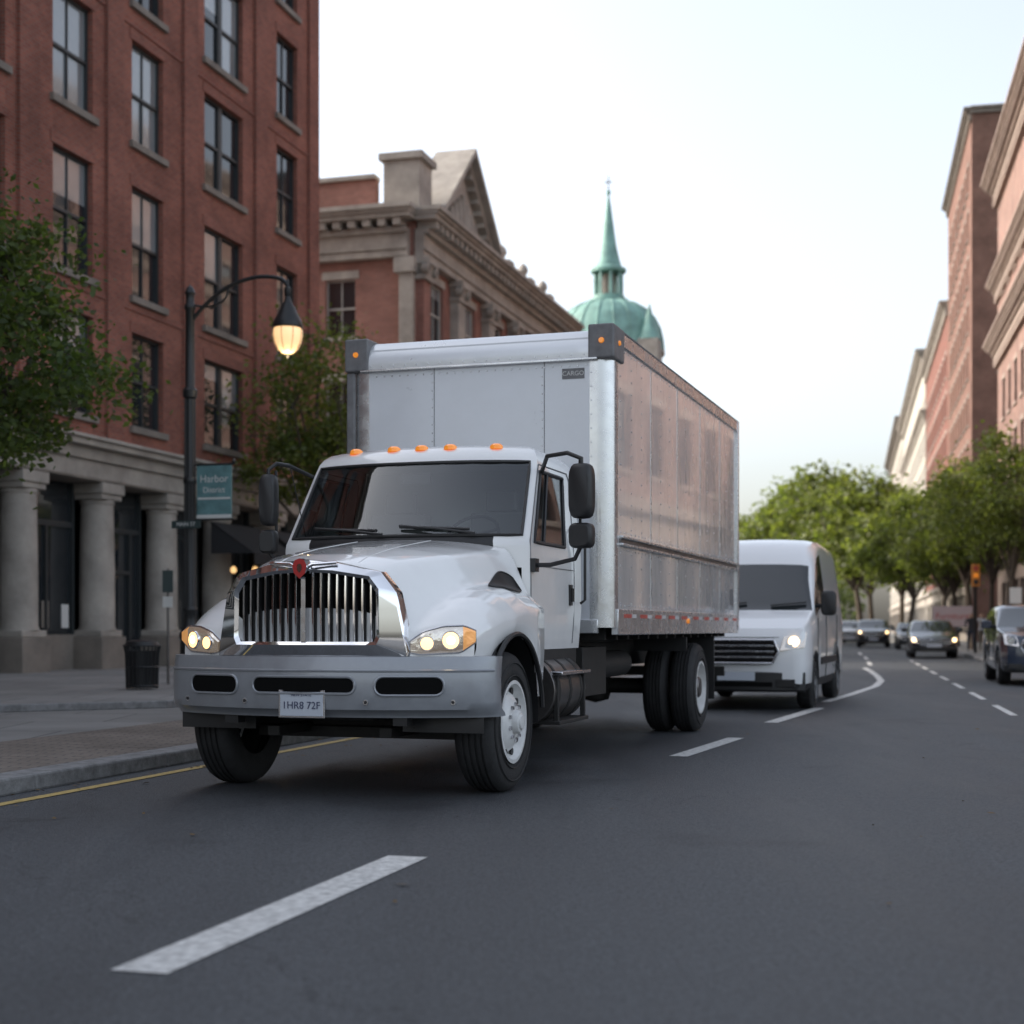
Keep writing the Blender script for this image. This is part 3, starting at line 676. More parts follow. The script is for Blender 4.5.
for q in range(0,9):
    f=q/8; row=[]
    for j in range(nx+1):
        x=-1.08+2*1.08*j/nx; z=HZ(x,0); row.append(V((x,yf(x)-.035*math.sin(min(1,f*1.6)*math.pi/2),z+(.93-z)*f)))
    fr_.append(row)
mb.grid(fr_,'white')
mb.build('bonnet_and_wings',tk,sharp=60)
mb=MB()
for s in (-1,1):
    mb.face([(s*.6,.66,.64),(s*1.05,.735,.64),(s*1.07,.76,1.2),(s*.6,.66,1.5)],'black')
for s in (-1,1):
    R=[[V((s*xx,math.sin(t)*.61,.5+math.cos(t)*.61)) for t in [math.radians(-95+q*10) for q in range(20)]] for xx in (1.13,.55)]
    mb.grid(R,'black',True)
    mb.tube([(s*1.165,math.sin(t)*.605,.5+math.cos(t)*.605) for t in [math.radians(-76+q*8) for q in range(21)]],.018,'black',6)
mb.build('wheel_arch_liners',tk)
mb=MB()
for s in (-1,1):
    rows=[]
    for q in range(15):
        f=q/14; t=.56+.32*f; hw=.062*math.sin(math.pi*clamp(.06+f*.84))**.6
        xc=.945+.03*f
        row=[]
        for g in (-1,-.6,-.2,.2,.6,1):
            x_=xc+hw*g; p=hoodP(x_,t); dx=HZ(x_+.01,t)-HZ(x_-.01,t); n=V((-dx/.02,0,1)).normalized(); p=p+n*.008; row.append(V((s*p.x,p.y,p.z)))
        rows.append(row)
    mb.grid(rows,'black'); ed=[r[0] for r in rows]+[r[-1] for r in reversed(rows)]; mb.tube(ed,.006,'black',5,closed=True)
mb.build('bonnet_vents',tk)
mb=MB()
for s in (-1,1):
    mb.tube([hoodP(s*.30,t,.0005) for t in [q/12 for q in range(1,13)]],.0035,'white',5)
mb.grid([[V((x,yb_(x)-.02,HZ(x,1)-.01)) for x in [-.9+.1*i for i in range(19)]],[V((x,yb_(x)+.10,HZ(x,1)+.02)) for x in [-.9+.1*i for i in range(19)]]],'black')
mb.build('cowl_panel',tk)
def resamp(poly,n):
    out=[]
    for i in range(len(poly)):
        a=V(poly[i]);b=V(poly[(i+1)%len(poly)])
        for q in range(n): out.append(a+(b-a)*q/n)
    return out
def GY(x,off): return yf(x)-.03-off
outer=resamp([(-.70,.965),(.70,.965),(.68,1.08),(.62,1.38),(.52,1.515),(.20,1.585),(0,1.60),(-.20,1.585),(-.52,1.515),(-.62,1.38),(-.68,1.08)],6)
inner=resamp([(-.485,1.055),(.485,1.055),(.505,1.10),(.50,1.38),(.44,1.465),(.20,1.505),(0,1.515),(-.20,1.505),(-.44,1.465),(-.50,1.38),(-.505,1.10)],6)
mb=MB()
L=[[V((p.x*1.01,GY(p.x,-.06),p.y)) for p in outer],[V((p.x,GY(p.x,.02),p.y)) for p in outer],[V((p.x*.985,GY(p.x,.05),p.y-.004)) for p in outer],
   [V((p.x*1.05,GY(p.x,.075),p.y+(.02 if p.y>1.3 else -.02))) for p in inner],[V((p.x,GY(p.x,.06),p.y)) for p in inner],[V((p.x,GY(p.x,-.02),p.y)) for p in inner]]
mb.grid(L,'chrome',True,closed=True)
mb.box((-.016,GY(0,.065),1.05),(.016,GY(0,-.02),1.51),'chromed')
mb.tube([(-.24,GY(.24,.07),1.575),(-.08,GY(0,.09),1.565),(0,GY(0,.10),1.52),(.08,GY(0,.09),1.565),(.24,GY(.24,.07),1.575)],.013,'chrome',8)
def ztop(x): return interp([(0,1.515),(.2,1.505),(.44,1.465),(.5,1.38)],abs(x))
for s in (-1,1):
    for q in range(8):
        x=s*(.062+q*.0575); w=.0125
        y0=GY(x,.035)
        R=[]
        for z in (1.045,1.1,1.25,1.40,ztop(x)+.005):
            bulge=.008*math.sin(math.pi*(z-1.0)/.56)
            R.append([V((x-w*.6,y0+.07,z)),V((x-w,y0-bulge,z)),V((x-w*.4,y0-.012-bulge,z)),V((x+w*.4,y0-.012-bulge,z)),V((x+w,y0-bulge,z)),V((x+w*.6,y0+.07,z))])
        mb.grid(R,'chromed',False,mf=lambda i,j:'chrome' if j in (1,2,3) else 'black')
mb.build('chrome_grille',tk,sharp=40)
mb=MB()
xs=[-.51+.0425*i for i in range(25)]
mb.grid([[V((x,GY(x,.0)-.001,1.04)) for x in xs],[V((x,GY(x,.0)-.001,ztop(x)+.01)) for x in xs]],'shadefill'); mb.build('grille_shade_sheet',tk)  # solid black sheet painted as the shade behind the slats
mb=MB()
bp=[(0,1.47),(.04,1.505),(.052,1.555),(.034,1.592),(0,1.604),(-.034,1.592),(-.052,1.555),(-.04,1.505)]
i=GY(0,.12)
mb.face([(x,i,z) for x,z in bp],'red'); mb.face([(x*.35,i-.003,1.54+(z-1.54)*.45) for x,z in bp],'chrome')
for a,b in zip(bp,bp[1:]+bp[:1]): mb.face([(a[0],i,a[1]),(b[0],i,b[1]),(b[0]*1.25,i+.06,b[1]),(a[0]*1.25,i+.06,a[1])],'chrome')
mb.build('red_badge',tk)
mb=MB()
def fp(x,z,off=0):
    base=V((x,yf(x)-.035,z)); sl=(yf(x+.001)-yf(x-.001))/.002; n=V((sl,-1,0)).normalized(); return base+n*off
for s in (-1,1):
    xs=[.70+.385*i/16 for i in range(17)]
    zl=lambda x: interp([(.70,.985),(.76,.972),(1.0,.985),(1.085,1.05)],x); zh=lambda x: interp([(.70,1.06),(.78,1.12),(.9,1.155),(1.02,1.16),(1.085,1.13)],x)
    def pt(x,f,off):
        p=fp(x,zl(x)+(zh(x)-zl(x))*f,off*(1 if 0<f<1 else .25)); return V((s*p.x,p.y,p.z))
    mb.grid([[pt(x,f,.022) for x in xs] for f in (0,.15,.5,.85,1)],'lens',True,mf=lambda i,j:'amberd' if j>=13 else 'lens')
    edge=[pt(x,0,.01) for x in xs]+[pt(x,1,.01) for x in reversed(xs)]
    mb.tube(edge,.008,'chromed',6,closed=True)
    for (x,z,r,kk) in ((.80,1.045,.042,'bulb'),(.94,1.065,.055,'bulb')):
        def q_(o): p=fp(x,z,o); p.x*=s; return p
        mb.cyl(q_(.02),q_(.034),r+.010,r+.006,'chrome',20); mb.cyl(q_(.034),q_(.037),r,r*.8,kk,18)
        if x>.9: mb.cyl(q_(.037),q_(.040),r*.5,r*.4,'bulbc',14)
mb.build('headlights',tk)
def by(x,z):
    ax=abs(x); y=-1.02+.30*(ax/1.12)**2.2
    if ax>1.1: y+=.9*(ax-1.1)**1.2
    y+=.03*((z-.76)/.2)**2+(.06 if z<.60 else 0)
    return y
def bP(x,z,off=0): return V((x,by(x,z)-off,z))
mb=MB()
xs=[-1.20+2.40*i/60 for i in range(61)]
zz=[.555,.575,.61,.66,.73,.80,.86,.905,.935,.952,.958]
R=[[V((x,by(x,.555)+.16,.56)) for x in xs]]+[[bP(x,z) for x in xs] for z in zz]+[[V((x*.99,by(x,.95)+.06,.962)) for x in xs],[V((x*.985,by(x,.95)+.20,.955)) for x in xs]]
mb.grid(R,'bumper')
for s in (-1,1):
    x=s*1.20; mb.grid([[V((x,by(x,z),z)) for z in zz],[V((x*.998+s*.01,by(x,z)+.13,z)) for z in zz],[V((x*.98,-.42,z)) for z in zz]],'bumper')
mb.tube([bP(x,.865,.002) for x in xs],.010,'bumper',6)
mb.build('front_bumper',tk,sharp=50)
mb=MB()
def rpatch(x0,x1,z0,z1,k,off=.004,r=None):
    r=r or (z1-z0)/2*.9; n=24
    xs=[x0+(x1-x0)*(.5-.5*math.cos(math.pi*i/n)) for i in range(n+1)]
    def ed(x):
        d=min(x-x0,x1-x); 
        return 0 if d>=r else r-math.sqrt(max(0,r*r-(r-d)**2))
    lo=[bP(x,z0+ed(x),off) for x in xs]; hi=[bP(x,z1-ed(x),off) for x in xs]
    mb.grid([lo,hi],k); mb.tube(lo+hi[::-1],.009,'bumper',6,closed=True)
rpatch(-.37,.37,.715,.825,'shadefill'); rpatch(.50,.93,.705,.83,'shadefill'); rpatch(-.93,-.50,.705,.83,'shadefill')  # black patches laid on the bumper, painting the dark of recessed slots
for x in (-.44,.44,-.98,.98):
    mb.cyl(bP(x,.66,-.01),bP(x,.66,.006),.018,.018,'chromed',12); mb.cyl(bP(x,.66,.005),bP(x,.66,.009),.011,.011,'black',10)
for x in (.62,-.62): mb.box((x-.05,by(x,.56)+.02,.50),(x+.05,by(x,.56)+.12,.57),'black')
mb.build('bumper_shade_patches_and_hooks',tk)
mb=MB(); y=by(0,.63)-.016; mb.box((-.155,y,.565),(.155,y+.008,.725),'plate'); mb.box((-.168,y+.004,.553),(.168,y+.013,.737),'chromed'); mb.build('licence_plate',tk,bevel=.003)
textobj('plate_text','1HR8 72F',.068,'ink',tk,(0,y-.003,.635),(math.pi/2,0,0)); textobj('plate_state','NEW STATE',.027,'ink',tk,(0,y-.003,.705),(math.pi/2,0,0))

# cab ------------------------------------------------
def cw(z): return interp([(.98,.995),(1.3,1.02),(1.75,1.015),(2.42,.945),(2.50,.925),(2.56,.875),(2.60,.77),(2.62,.6)],z)
def cyf(z): return interp([(.98,.55),(1.8,.57),(1.84,.60),(2.44,1.0),(2.48,1.02),(2.54,1.07),(2.58,1.16),(2.61,1.3),(2.62,1.5)],z)
def cF(f,z,off=0):
    return V((f*(cw(z)+off*.3),cyf(z)+.20*abs(f)**2.6-off,z+off*.5))
def cS(g,z,s,off=0):
    y0=cyf(z)+.20; yb2=2.2-(.25*sm(2.45,2.62,z)); return V((s*(cw(z)+off),y0+(yb2-y0)*g,z))
fcols=[-1,-.975,-.945,-.75,-.5,-.25,0,.25,.5,.75,.945,.975,1]; scols=[.0,.08,.25,.45,.66,.85,.97,1.0]
zr=[.98,1.15,1.3,1.6,1.76,1.80,1.84,2.0,2.2,2.37,2.44,2.48,2.52,2.56,2.585,2.605,2.62]
rows=[]
for z in zr:
    row=[cF(f,z) for f in fcols]+[cS(g,z,1) for g in scols[1:]]+[cS(g,z,-1) for g in reversed(scols[1:])]
    rows.append(row)
nf=len(fcols)-1; ns=len(scols)-1
def mfc(i,j):
    z0=zr[i]; z1=zr[i+1]
    if j<nf:
        f=(fcols[j]+fcols[j+1])/2
        if z0<1.6: return None if abs(f)<.9 else 'white'
        if z0>=1.84 and z1<=2.441 and abs(f)<.95: return 'glass'
        if z0<1.84: return 'black' if abs(f)<.8 else 'white'
    elif j<nf+ns:
        q=j-nf
        if z0>=1.80 and z1<=2.371 and 1<=q<=3: return 'glass'
    elif j>nf+ns:
        q=2*ns+nf-j
        if z0>=1.80 and z1<=2.371 and 1<=q<=3: return 'glass'
    return 'white'
mb=MB(); mb.grid(rows,'white',True,mf=mfc,closed=True); mb.face(rows[-1],'white'); mb.build('cab_shell',tk,sharp=38)
mb=MB()
fl=[-.945+1.89*i/20 for i in range(21)]
mb.tube([cF(f,1.845,.004) for f in fl]+[cF(.945,z,.004) for z in (2.0,2.2,2.37)]+[cF(f,2.44,.004) for f in reversed(fl)]+[cF(-.945,z,.004) for z in (2.37,2.2,2.0)],.013,'black',6,closed=True)
for s in (-1,1):
    gl=[.08+.58*i/6 for i in range(7)]
    mb.tube([cS(g,1.80,s,.003) for g in gl]+[cS(.66,z,s,.003) for z in (1.9,2.1,2.3)]+[cS(g,2.37,s,.003) for g in reversed(gl)]+[cS(.08,z,s,.003) for z in (2.3,2.1,1.9)],.016,'black',6,closed=True)
    mb.tube([cS(.25,z,s,.004) for z in (1.80,2.0,2.2,2.37)],.014,'black',6)
    mb.tube([cS(.015,z,s,.001) for z in (1.02,1.3,1.6,1.8,2.1,2.37)]+[cS(g,2.425,s,.001) for g in (.03,.4,.8)]+[cS(.85,z,s,.001) for z in (2.37,2.1,1.8,1.5,1.2,1.02)],.0055,'cap',5)
    p=cS(.76,1.40,s,.004); mb.box((p.x-.012,p.y-.035,1.33),(p.x+.012,p.y+.035,1.50),'black'); mb.box((p.x-.012,p.y-.015,1.36),(p.x+.012+.02*s,p.y+.015,1.47),'blackg')
    mb.tube([cS(g,1.62,s,.003) for g in (.02,.3,.6,.85)],.004,'cap',5)
    q=cS(.93,1.8,s,.03); mb.tube([(q.x,q.y,1.35),(q.x+.04*s,q.y,1.38),(q.x+.04*s,q.y,1.95),(q.x,q.y,1.98)],.012,'black',6)
mb.build('window_seals_and_door_details',tk)
mb=MB()
mb.box((-.99,.78,.80),(.99,2.15,.985),'chassis')
for s in (-1,1):
    mb.cyl((s*.86,1.05,.66),(s*.86,1.95,.66),.27,.27,'tank',24)
    for yy in (1.18,1.5,1.82): mb.cyl((s*.86,yy-.025,.66),(s*.86,yy+.025,.66),.277,.277,'chassis',24)
    mb.box((min(s*.9,s*1.16),1.08,.40),(max(s*.9,s*1.16),1.92,.43),'chassis'); mb.box((min(s*.98,s*1.18),1.08,.78),(max(s*.98,s*1.18),1.92,.81),'chromed')
    for yy in (1.12,1.88): mb.box((min(s*1.1,s*1.14),yy-.02,.41),(max(s*1.1,s*1.14),yy+.02,.80),'chassis')
mb.build('fuel_tanks_and_steps',tk,bevel=.006)
mb=MB()
mb.box((-.93,.80,.99),(.93,2.12,1.60),'dash')
mb.box((-.90,.74,1.56),(.90,1.06,1.77),'dash'); mb.box((-.90,2.08,1.6),(.90,2.13,2.50),'liner'); mb.box((-.82,1.3,2.47),(.82,2.1,2.50),'liner')
for x in (-.45,.45):
    mb.box((x-.25,1.30,1.60),(x+.25,1.75,1.68),'seat'); mb.box((x-.25,1.72,1.62),(x+.25,1.88,2.10),'seat'); mb.box((x-.13,1.76,2.11),(x+.13,1.86,2.28),'seat')
mb.build('cab_interior',tk,bevel=.03)
mb=MB(); c=V((.45,1.08,1.87)); ax=V((0,-.75,.65)).normalized(); a=V((1,0,0)); b=ax.cross(a)
mb.tube([c+(a*math.cos(t)+b*math.sin(t))*.21 for t in [2*math.pi*i/24 for i in range(24)]],.014,'black',8,closed=True)
for t in (.3,2.8,4.7): mb.cyl(c,c+(a*math.cos(t)+b*math.sin(t))*.2,.014,.012,'black',6)
mb.box((-.12,1.0,2.28),(.12,1.03,2.36),'black')
mb.build('steering_wheel_and_mirror',tk)
mb=MB()
for x in (-.60,-.24,0,.24,.60):
    z=2.565; f=x/cw(z); p=cF(f,z,.0)
    mb.lathe([(.055,-.01),(.05,.018),(.033,.032),(0,.036)],(p.x,p.y+.01,p.z+.0),'amber',n=14)
mb.build('roof_marker_lights',tk)
mb=MB()
for (x0,x1) in ((-.10,-.72),(.62,.02)):
    mb.tube([cF(x0/cw(1.86),1.845,.03),cF((x0+x1)/2/cw(1.9),1.88,.035),cF(x1/cw(1.96),1.91,.03)],.009,'black',6)
    mb.tube([cF((x0+x1)/2/cw(1.9)+.25,1.88,.022),cF(x1/cw(1.9),1.905,.022)],.012,'black',6)
mb.cyl((-.88,.86,1.86),(-.95,.72,2.42),.005,.003,'black',6)
mb.build('wipers_and_aerial',tk)
mb=MB()
def rbx(mb,c,sx,sy,sz,k,yaw=0):
    Mx=Matrix.Translation(V(c))@Matrix.Rotation(yaw,4,'Z')
    n=20; R=[]
    for (d,sc) in ((-1,.80),(-.8,.93),(-.4,1),(.8,1),(1,.93)):
        row=[]
        for i in range(n):
            t=2*math.pi*i/n; cx=abs(math.cos(t))**.5*(1 if math.cos(t)>=0 else -1); cz=abs(math.sin(t))**.5*(1 if math.sin(t)>=0 else -1)
            row.append(Mx@V((cx*sx*sc,d*sy,cz*sz*sc)))
        R.append(row)
    mb.grid(R,k,True,closed=True); mb.face(R[0],k); mb.face([p for p in R[-1]],'mirror')
for s,xm,wx in ((1,1.43,.092),(-1,1.14,.070)):
    y=.72
    rbx(mb,(s*xm,y,2.16),wx,.06,.205,'black',-.12*s); rbx(mb,(s*xm,y,1.83),wx,.055,.095,'black',-.12*s)
    mb.tube([cS(.12,2.36,s,.0),V((s*(xm-.30 if s>0 else xm-.12),y+.12,2.44)),V((s*(xm-.12 if s>0 else xm-.05),y+.04,2.45)),V((s*xm,y,2.40)),V((s*xm,y,2.3))],.017,'black',8)
    mb.tube([cS(.04,1.62,s,.0),V((s*(xm-.26 if s>0 else xm-.08),y+.08,1.62)),V((s*(xm-.06),y+.04,1.66)),V((s*xm,y,1.76))],.017,'black',8)
    mb.tube([V((s*(xm-.03),y+.07,2.40)),V((s*(xm-.03),y+.08,1.75))],.012,'black',8)
    p=cS(.04,1.62,s,.01); mb.box((p.x-.03,p.y-.05,1.57),(p.x+.03,p.y+.05,1.67),'black')
mb.build('wing_mirrors',tk)

# chassis ------------------------------------------
mb=MB()
for s in (-1,1):
    mb.box((s*.42-.04,-.78,.74),(s*.42+.04,8.6,1.0),'chassis')
    mb.box((s*.42-.045,-.6,.40),(s*.42+.045,.6,.47),'chassis')
mb.cyl((-.95,0,.46),(.95,0,.46),.06,.06,'chassis',10); mb.box((-.8,-.09,.36),(.8,.09,.44),'chassis')
mb.box((-.35,-.65,.52),(.35,.5,1.3),'chassis')
mb.cyl((0,.5,.6),(0,6.4,.55),.05,.05,'chassis',10); mb.cyl((-.9,6.5,.5),(.9,6.5,.5),.09,.09,'chassis',12); mb.lathe([(0,-.2),(.15,-.16),(.2,0),(.15,.16),(0,.2)],(0,6.5,.5),'chassis',n=16)
for s in (-1,1): 
    mb.box((s*.42-.06,2.5,1.001),(s*.42+.06,8.7,1.10),'chassis')
yy=2.7
while yy<8.7: mb.box((-1.10,yy-.03,1.04),(1.10,yy+.03,1.145),'chassis'); yy+=.42
for s in (-1,1):
    mb.box((min(s*.55,s*.95),2.5,.55),(max(s*.55,s*.95),3.3,.98),'chassis')
    mb.cyl((s*.75,3.5,.8),(s*.75,4.6,.8),.13,.13,'chassis',16)
    mb.box((min(s*.62,s*1.2),7.35,.32),(max(s*.62,s*1.2),7.37,1.05),'black')
    mb.box((min(s*.62,s*1.2),5.75,.9),(max(s*.62,s*1.2),5.77,1.05),'black')
mb.box((-1.1,8.55,.55),(1.1,8.62,.67),'chassis')
for s in (-1,1): mb.box((s*.7-.04,8.5,.6),(s*.7+.04,8.6,1.1),'chassis')
mb.build('chassis',tk,bevel=.005)
mb=MB()
for s in (-1,1): wheel(mb,s*1.13,0,.49,.27,s,n=48)
mb.build('front_wheels',tk,sharp=40)
mb=MB()
for s in (-1,1):
    wheel(mb,s*1.20,6.5,.49,.25,s,dual=True); wheel(mb,s*.90,6.5,.49,.25,s,dual=True)
mb.build('rear_wheels',tk,sharp=40)
# box body ----------------------------------------
B0,B1,BW,BZ0=2.45,8.75,1.225,1.15
mb=MB(); rc=.14
out=[]
mk=[]
def addp(x,y,k): out.append((x,y)); mk.append(k)
addp(-BW,B1,'panels'); addp(-BW,B0+rc+.06,'alu')
for i in range(7):
    t=math.pi/2*i/6; addp(-BW+rc-rc*math.cos(t),B0+rc-rc*math.sin(t),'alu')
mk[-1]='alu'; addp(-BW+rc+.06,B0,'panel'); addp(BW-rc-.06,B0,'alu')
for i in range(9):
    t=math.pi/2*i/8; addp(BW-rc+rc*math.sin(t),B0+rc-rc*math.cos(t),'alu')
addp(BW,B0+rc+.06,'panels'); addp(BW,B1,'alu')
mb.grid([[V((x,y,z)) for x,y in out] for z in (BZ0,1.3,1.8,2.5,3.2,3.64)],'panel',True,mf=lambda i,j:mk[j],closed=True)
mb.face([V((x,y,3.64)) for x,y in out],'aluroof'); mb.face([V((x,y,BZ0)) for x,y in out],'chassis')
mb.build('cargo_box_walls',tk,sharp=30)
mb=MB()
R=[]
for x in (-1.10,1.10):
    R.append([V((x,B0-.028,3.46)),V((x,B0-.03,3.50))]+[V((x,B0-.03+.20*(1-math.cos(t)),3.52+.205*math.sin(t))) for t in [math.pi/2*i/7 for i in range(8)]]+[V((x,B0+.5,3.725)),V((x,B0+.5,3.64))])
mb.grid(R,'aluroof',True)
mb.box((-1.10,B0-.045,3.44),(1.10,B0-.001,3.462),'alu')
for s in (-1,1):
    mb.box((min(s*1.20,s*1.245),B0+.34,3.60),(max(s*1.20,s*1.245),B1,3.715),'alu'); mb.box((min(s*1.1,s*1.247),B0+.34,3.716),(max(s*1.1,s*1.247),B1,3.735),'cap')
    mb.box((min(s*1.18,s*1.243),B0+.14,1.085),(max(s*1.18,s*1.243),B1,1.31),'alu')
    mb.box((min(s*1.2,s*1.262),B0+.24,1.86),(max(s*1.2,s*1.262),B1,1.885),'alu'); mb.box((min(s*1.2,s*1.262),B0+.24,1.925),(max(s*1.2,s*1.262),B1,1.95),'alu'); mb.box((min(s*1.2,s*1.240),B0+.24,1.885),(max(s*1.2,s*1.240),B1,1.925),'tank')
    mb.box((min(s*1.15,s*1.25),B1-.06,1.12),(max(s*1.15,s*1.25),B1+.04,3.735),'alu')
mb.box((-1.2,B1-.05,3.60),(1.2,B1+.04,3.735),'alu'); mb.box((-1.1,B0-.02,1.10),(1.1,B0+.03,1.22),'alu')
mb.box((-1.14,B1,1.13),(1.14,B1+.02,3.6),'panel')
mb.build('aluminium_rails',tk,bevel=.006)
mb=MB()
for s in (-1,1):
    a,b=sorted((s*1.02,s*1.25)); mb.box((a,B0-.045,3.45),(b,B0+.34,3.745),'cap')
    if s<0: mb.box((-1.245,B0-.016,2.35),(-1.16,B0+.02,3.449),'cap')
mb.build('corner_castings',tk,bevel=.07,bseg=4)
mb=MB()
for s in (-1,1):
    mb.cyl((s*1.14,B0-.045,3.60),(s*1.14,B0-.062,3.60),.026,.02,'amber',16); mb.cyl((s*1.25,B0+.14,3.60),(s*1.265,B0+.14,3.60),.024,.018,'amber',16)
for yy in (5.6,): mb.cyl((1.243,yy,1.22),(1.26,yy,1.22),.03,.025,'amber',12)
mb.build('box_marker_lights',tk)
mb=MB()
y=B0+.35; i=0
while y<B1-.3:
    for s in (-1,1):
        a,b=sorted((s*1.2,s*1.2455)); mb.box((a,y,1.235),(b,y+.28,1.268),'taper'); mb.box((a,y+.285,1.235),(b,y+.46,1.268),'tapew')
    y+=.62
mb.box((1.2,8.25,1.42),(1.229,8.5,1.62),'cap'); 
mb.build('reflective_tape',tk)
mb=MB()
def rivet(p,n,r=.009):
    n=V(n); a=n.orthogonal().normalized(); b=n.cross(a); p=V(p); c=[p+(a*math.cos(t)+b*math.sin(t))*r for t in [math.pi/3*i for i in range(6)]]; d=[q+(p-q)*.45+n*r*.55 for q in c]
    mb.grid([c,d],'alu',True,closed=True); mb.face(d,'alu')
y=B0+.28
while y<B1-.1:
    z=1.36
    while z<3.58: rivet((BW,y,z),(1,0,0)); z+=.11
    y+=.405
for z in (1.34,1.83,1.98,3.57):
    y=B0+.3
    while y<B1-.1: rivet((BW,y,z),(1,0,0)); y+=.135
for x in (-.42,.60):
    z=1.9
    while z<3.44: rivet((x,B0,z),(0,-1,0),.008); z+=.075
x=-1.03
while x<1.05: rivet((x,B0,3.40),(0,-1,0),.009); x+=.075
for x in (-1.04,1.04):
    z=1.9
    while z<3.44: rivet((x,B0,z),(0,-1,0),.009); z+=.12
x=-1.0
while x<1.02: rivet((x,B0-.03,3.49),(0,-1,0),.009); x+=.11
mb.build('rivets',tk,weld=False)
mb=MB()
for x in (-.40,.62): mb.box((x-.003,B0-.0025,1.2),(x+.003,B0+.01,3.44),'cap')
y=B0+1.22+.26
while y<B1-.3:
    mb.box((BW-.01,y-.012,1.31),(BW+.004,y+.012,3.6),'alu'); y+=1.215
mb.box((.78,B0-.004,3.29),(.98,B0+.01,3.38),'cap')
mb.build('panel_seams',tk)
textobj('box_maker_mark','CARGO',.055,'signw',tk,(.88,B0-.006,3.335),(math.pi/2,0,0))

# ================================================================ generic car / van
def vehicle(name,loc,rot,spec,wb,r,paint,tumble,wind,rearw,sides,lamp='bulbw',van=False,floor=.28):
    e=empty(name,loc,rot); mb=MB()
    ys=sorted({s[0] for s in spec}|{c+d for c in (0,wb) for d in [-(r+.08),-(r+.05),-(r-.0),-r*.7,-r*.35,0,r*.35,r*.7,r,r+.05,r+.08]})
    ys=[y for y in ys if spec[0][0]<=y<=spec[-1][0]]
    g=lambda i,y: interp([(s[0],s[i]) for s in spec],y)
    rows=[]
    for y in ys:
        w_,zb,belt,top=g(1,y),g(2,y),g(3,y),g(4,y)
        a=r+.07
        for c in (0,wb):
            if abs(y-c)<a: zb=max(zb,r+math.sqrt(a*a-(y-c)**2))
        zb=min(zb,belt-.05)
        half=[(w_*.93,zb),(w_*.985,zb+(belt-zb)*.12),(w_,zb+(belt-zb)*.45),(w_*1.0,zb+(belt-zb)*.75),(w_*.985,belt-.01)]
        H=top-belt; rd=.10*min(1,H/.5)
        for f,ins in ((.06,0),(.5,0),(.80,.0),(.90,.25)):
            half.append((w_*.98-tumble*H*f-rd*ins,belt+H*f))
        xe=w_*.98-tumble*H
        half+=[(xe-rd*.75,belt+H*.965),(xe-rd*1.9,belt+H*.992),(xe*.4,belt+H+.01*min(H,1)),(0,belt+H+.015*min(H,1))]
        row=[V((x,y,z)) for x,z in half]+[V((-x,y,z)) for x,z in reversed(half[:-1])]
        rows.append(row)
    def mf(i,j):
        y=(ys[i]+ys[i+1])/2; jj=j if j<12 else 23-j
        for a,b in sides:
            if a<y<b and jj in (5,6): return 'carglass'
        if jj>=9 and (wind[0]<y<wind[1] or rearw[0]<y<rearw[1]): return 'carglass'
        if jj==0: return 'black' if van else paint
        return paint
    mb.grid(rows,paint,True,mf=mf); mb.face(rows[0],paint); mb.face(rows[-1],paint)
    mb.build('body',e,sharp=32)
    W=max(s[1] for s in spec)
    mb=MB()
    for s in (-1,1):
        for c in (0,wb): wheel(mb,s*(W-.03),c,r,.22,s,'alloy',truck=False,n=28)
    mb.build('wheels',e,sharp=40)
    mb=MB(); y0=spec[0][0]
    mb.box((-W*.85,y0+.25,floor),(W*.85,spec[-1][0]-.2,floor+.2),'black')
    gz0,gz1=(.66,.98) if van else (.50,.72)
    if not van and W>.93: gz0,gz1=.62,.92
    nb=[(x,y0-.05+.16*(abs(x)/(W*.93))**3) for x in [W*.93*q/6 for q in range(-6,7)]]
    zb0,zb1=.26,(.56 if van else .44)
    mb.grid([[V((x,y+.1,zb0)) for x,y in nb],[V((x,y,zb0+.03)) for x,y in nb],[V((x,y,zb1-.03)) for x,y in nb],[V((x,y+.12,zb1)) for x,y in nb]],'black')
    mb.box((-.26,y0-.075,.42),(.26,y0-.053,.54),'plate')
    pts=[(-.50,gz0),(.50,gz0),(.58,(gz0+gz1)/2),(.52,gz1),(-.52,gz1),(-.58,(gz0+gz1)/2)]
    mb.face([(x,y0-.052,z) for x,z in pts],'blackg')
    for a,b in zip(pts,pts[1:]+pts[:1]): mb.tube([(a[0],y0-.055,a[1]),(b[0],y0-.055,b[1])],.016,'chromed',6); mb.face([(a[0],y0-.05,a[1]),(b[0],y0-.05,b[1]),(b[0],y0+.10,b[1]),(a[0],y0+.10,a[1])],'blackg')
    for q in (.25,.5,.75): z=gz0+(gz1-gz0)*q; mb.box((-.52,y0-.062,z-.012),(.52,y0-.05,z+.012),'chromed')
    for s in (-1,1):
        z=gz1-.02; xi,xo_=.60,W*.945
        P=[V((s*xi,y0-.045,z-.13)),V((s*(xo_-.02),y0+.05,z-.08)),V((s*(xo_+.0),y0+.20,z+.13)),V((s*(xi+.05),y0+.03,z+.07))]
        Q=[p+V((-s*.03,.16,-.02)) for p in P]; mb.hexa(P+Q,'lens' if lamp!='lensd' else 'lensd')
        c=(P[0]+P[1]+P[2]+P[3])/4; mb.cyl(c+V((0,.03,0)),c+V((0,-.045,0)),.080,.07,lamp,14)
        mb.box((min(s*.55,s*.80),y0-.04,.34),(max(s*.55,s*.80),y0+.05,.44),'chassis')
    if van:
        mb.box((-.50,y0-.058,.34),(.50,y0-.045,.40),'shadefill'); mb.tube([(x,y0+.02+.05*(abs(x)/.8)**2,1.015) for x in (-.8,-.5,-.2,0,.2,.5,.8)],.006,'black',5)
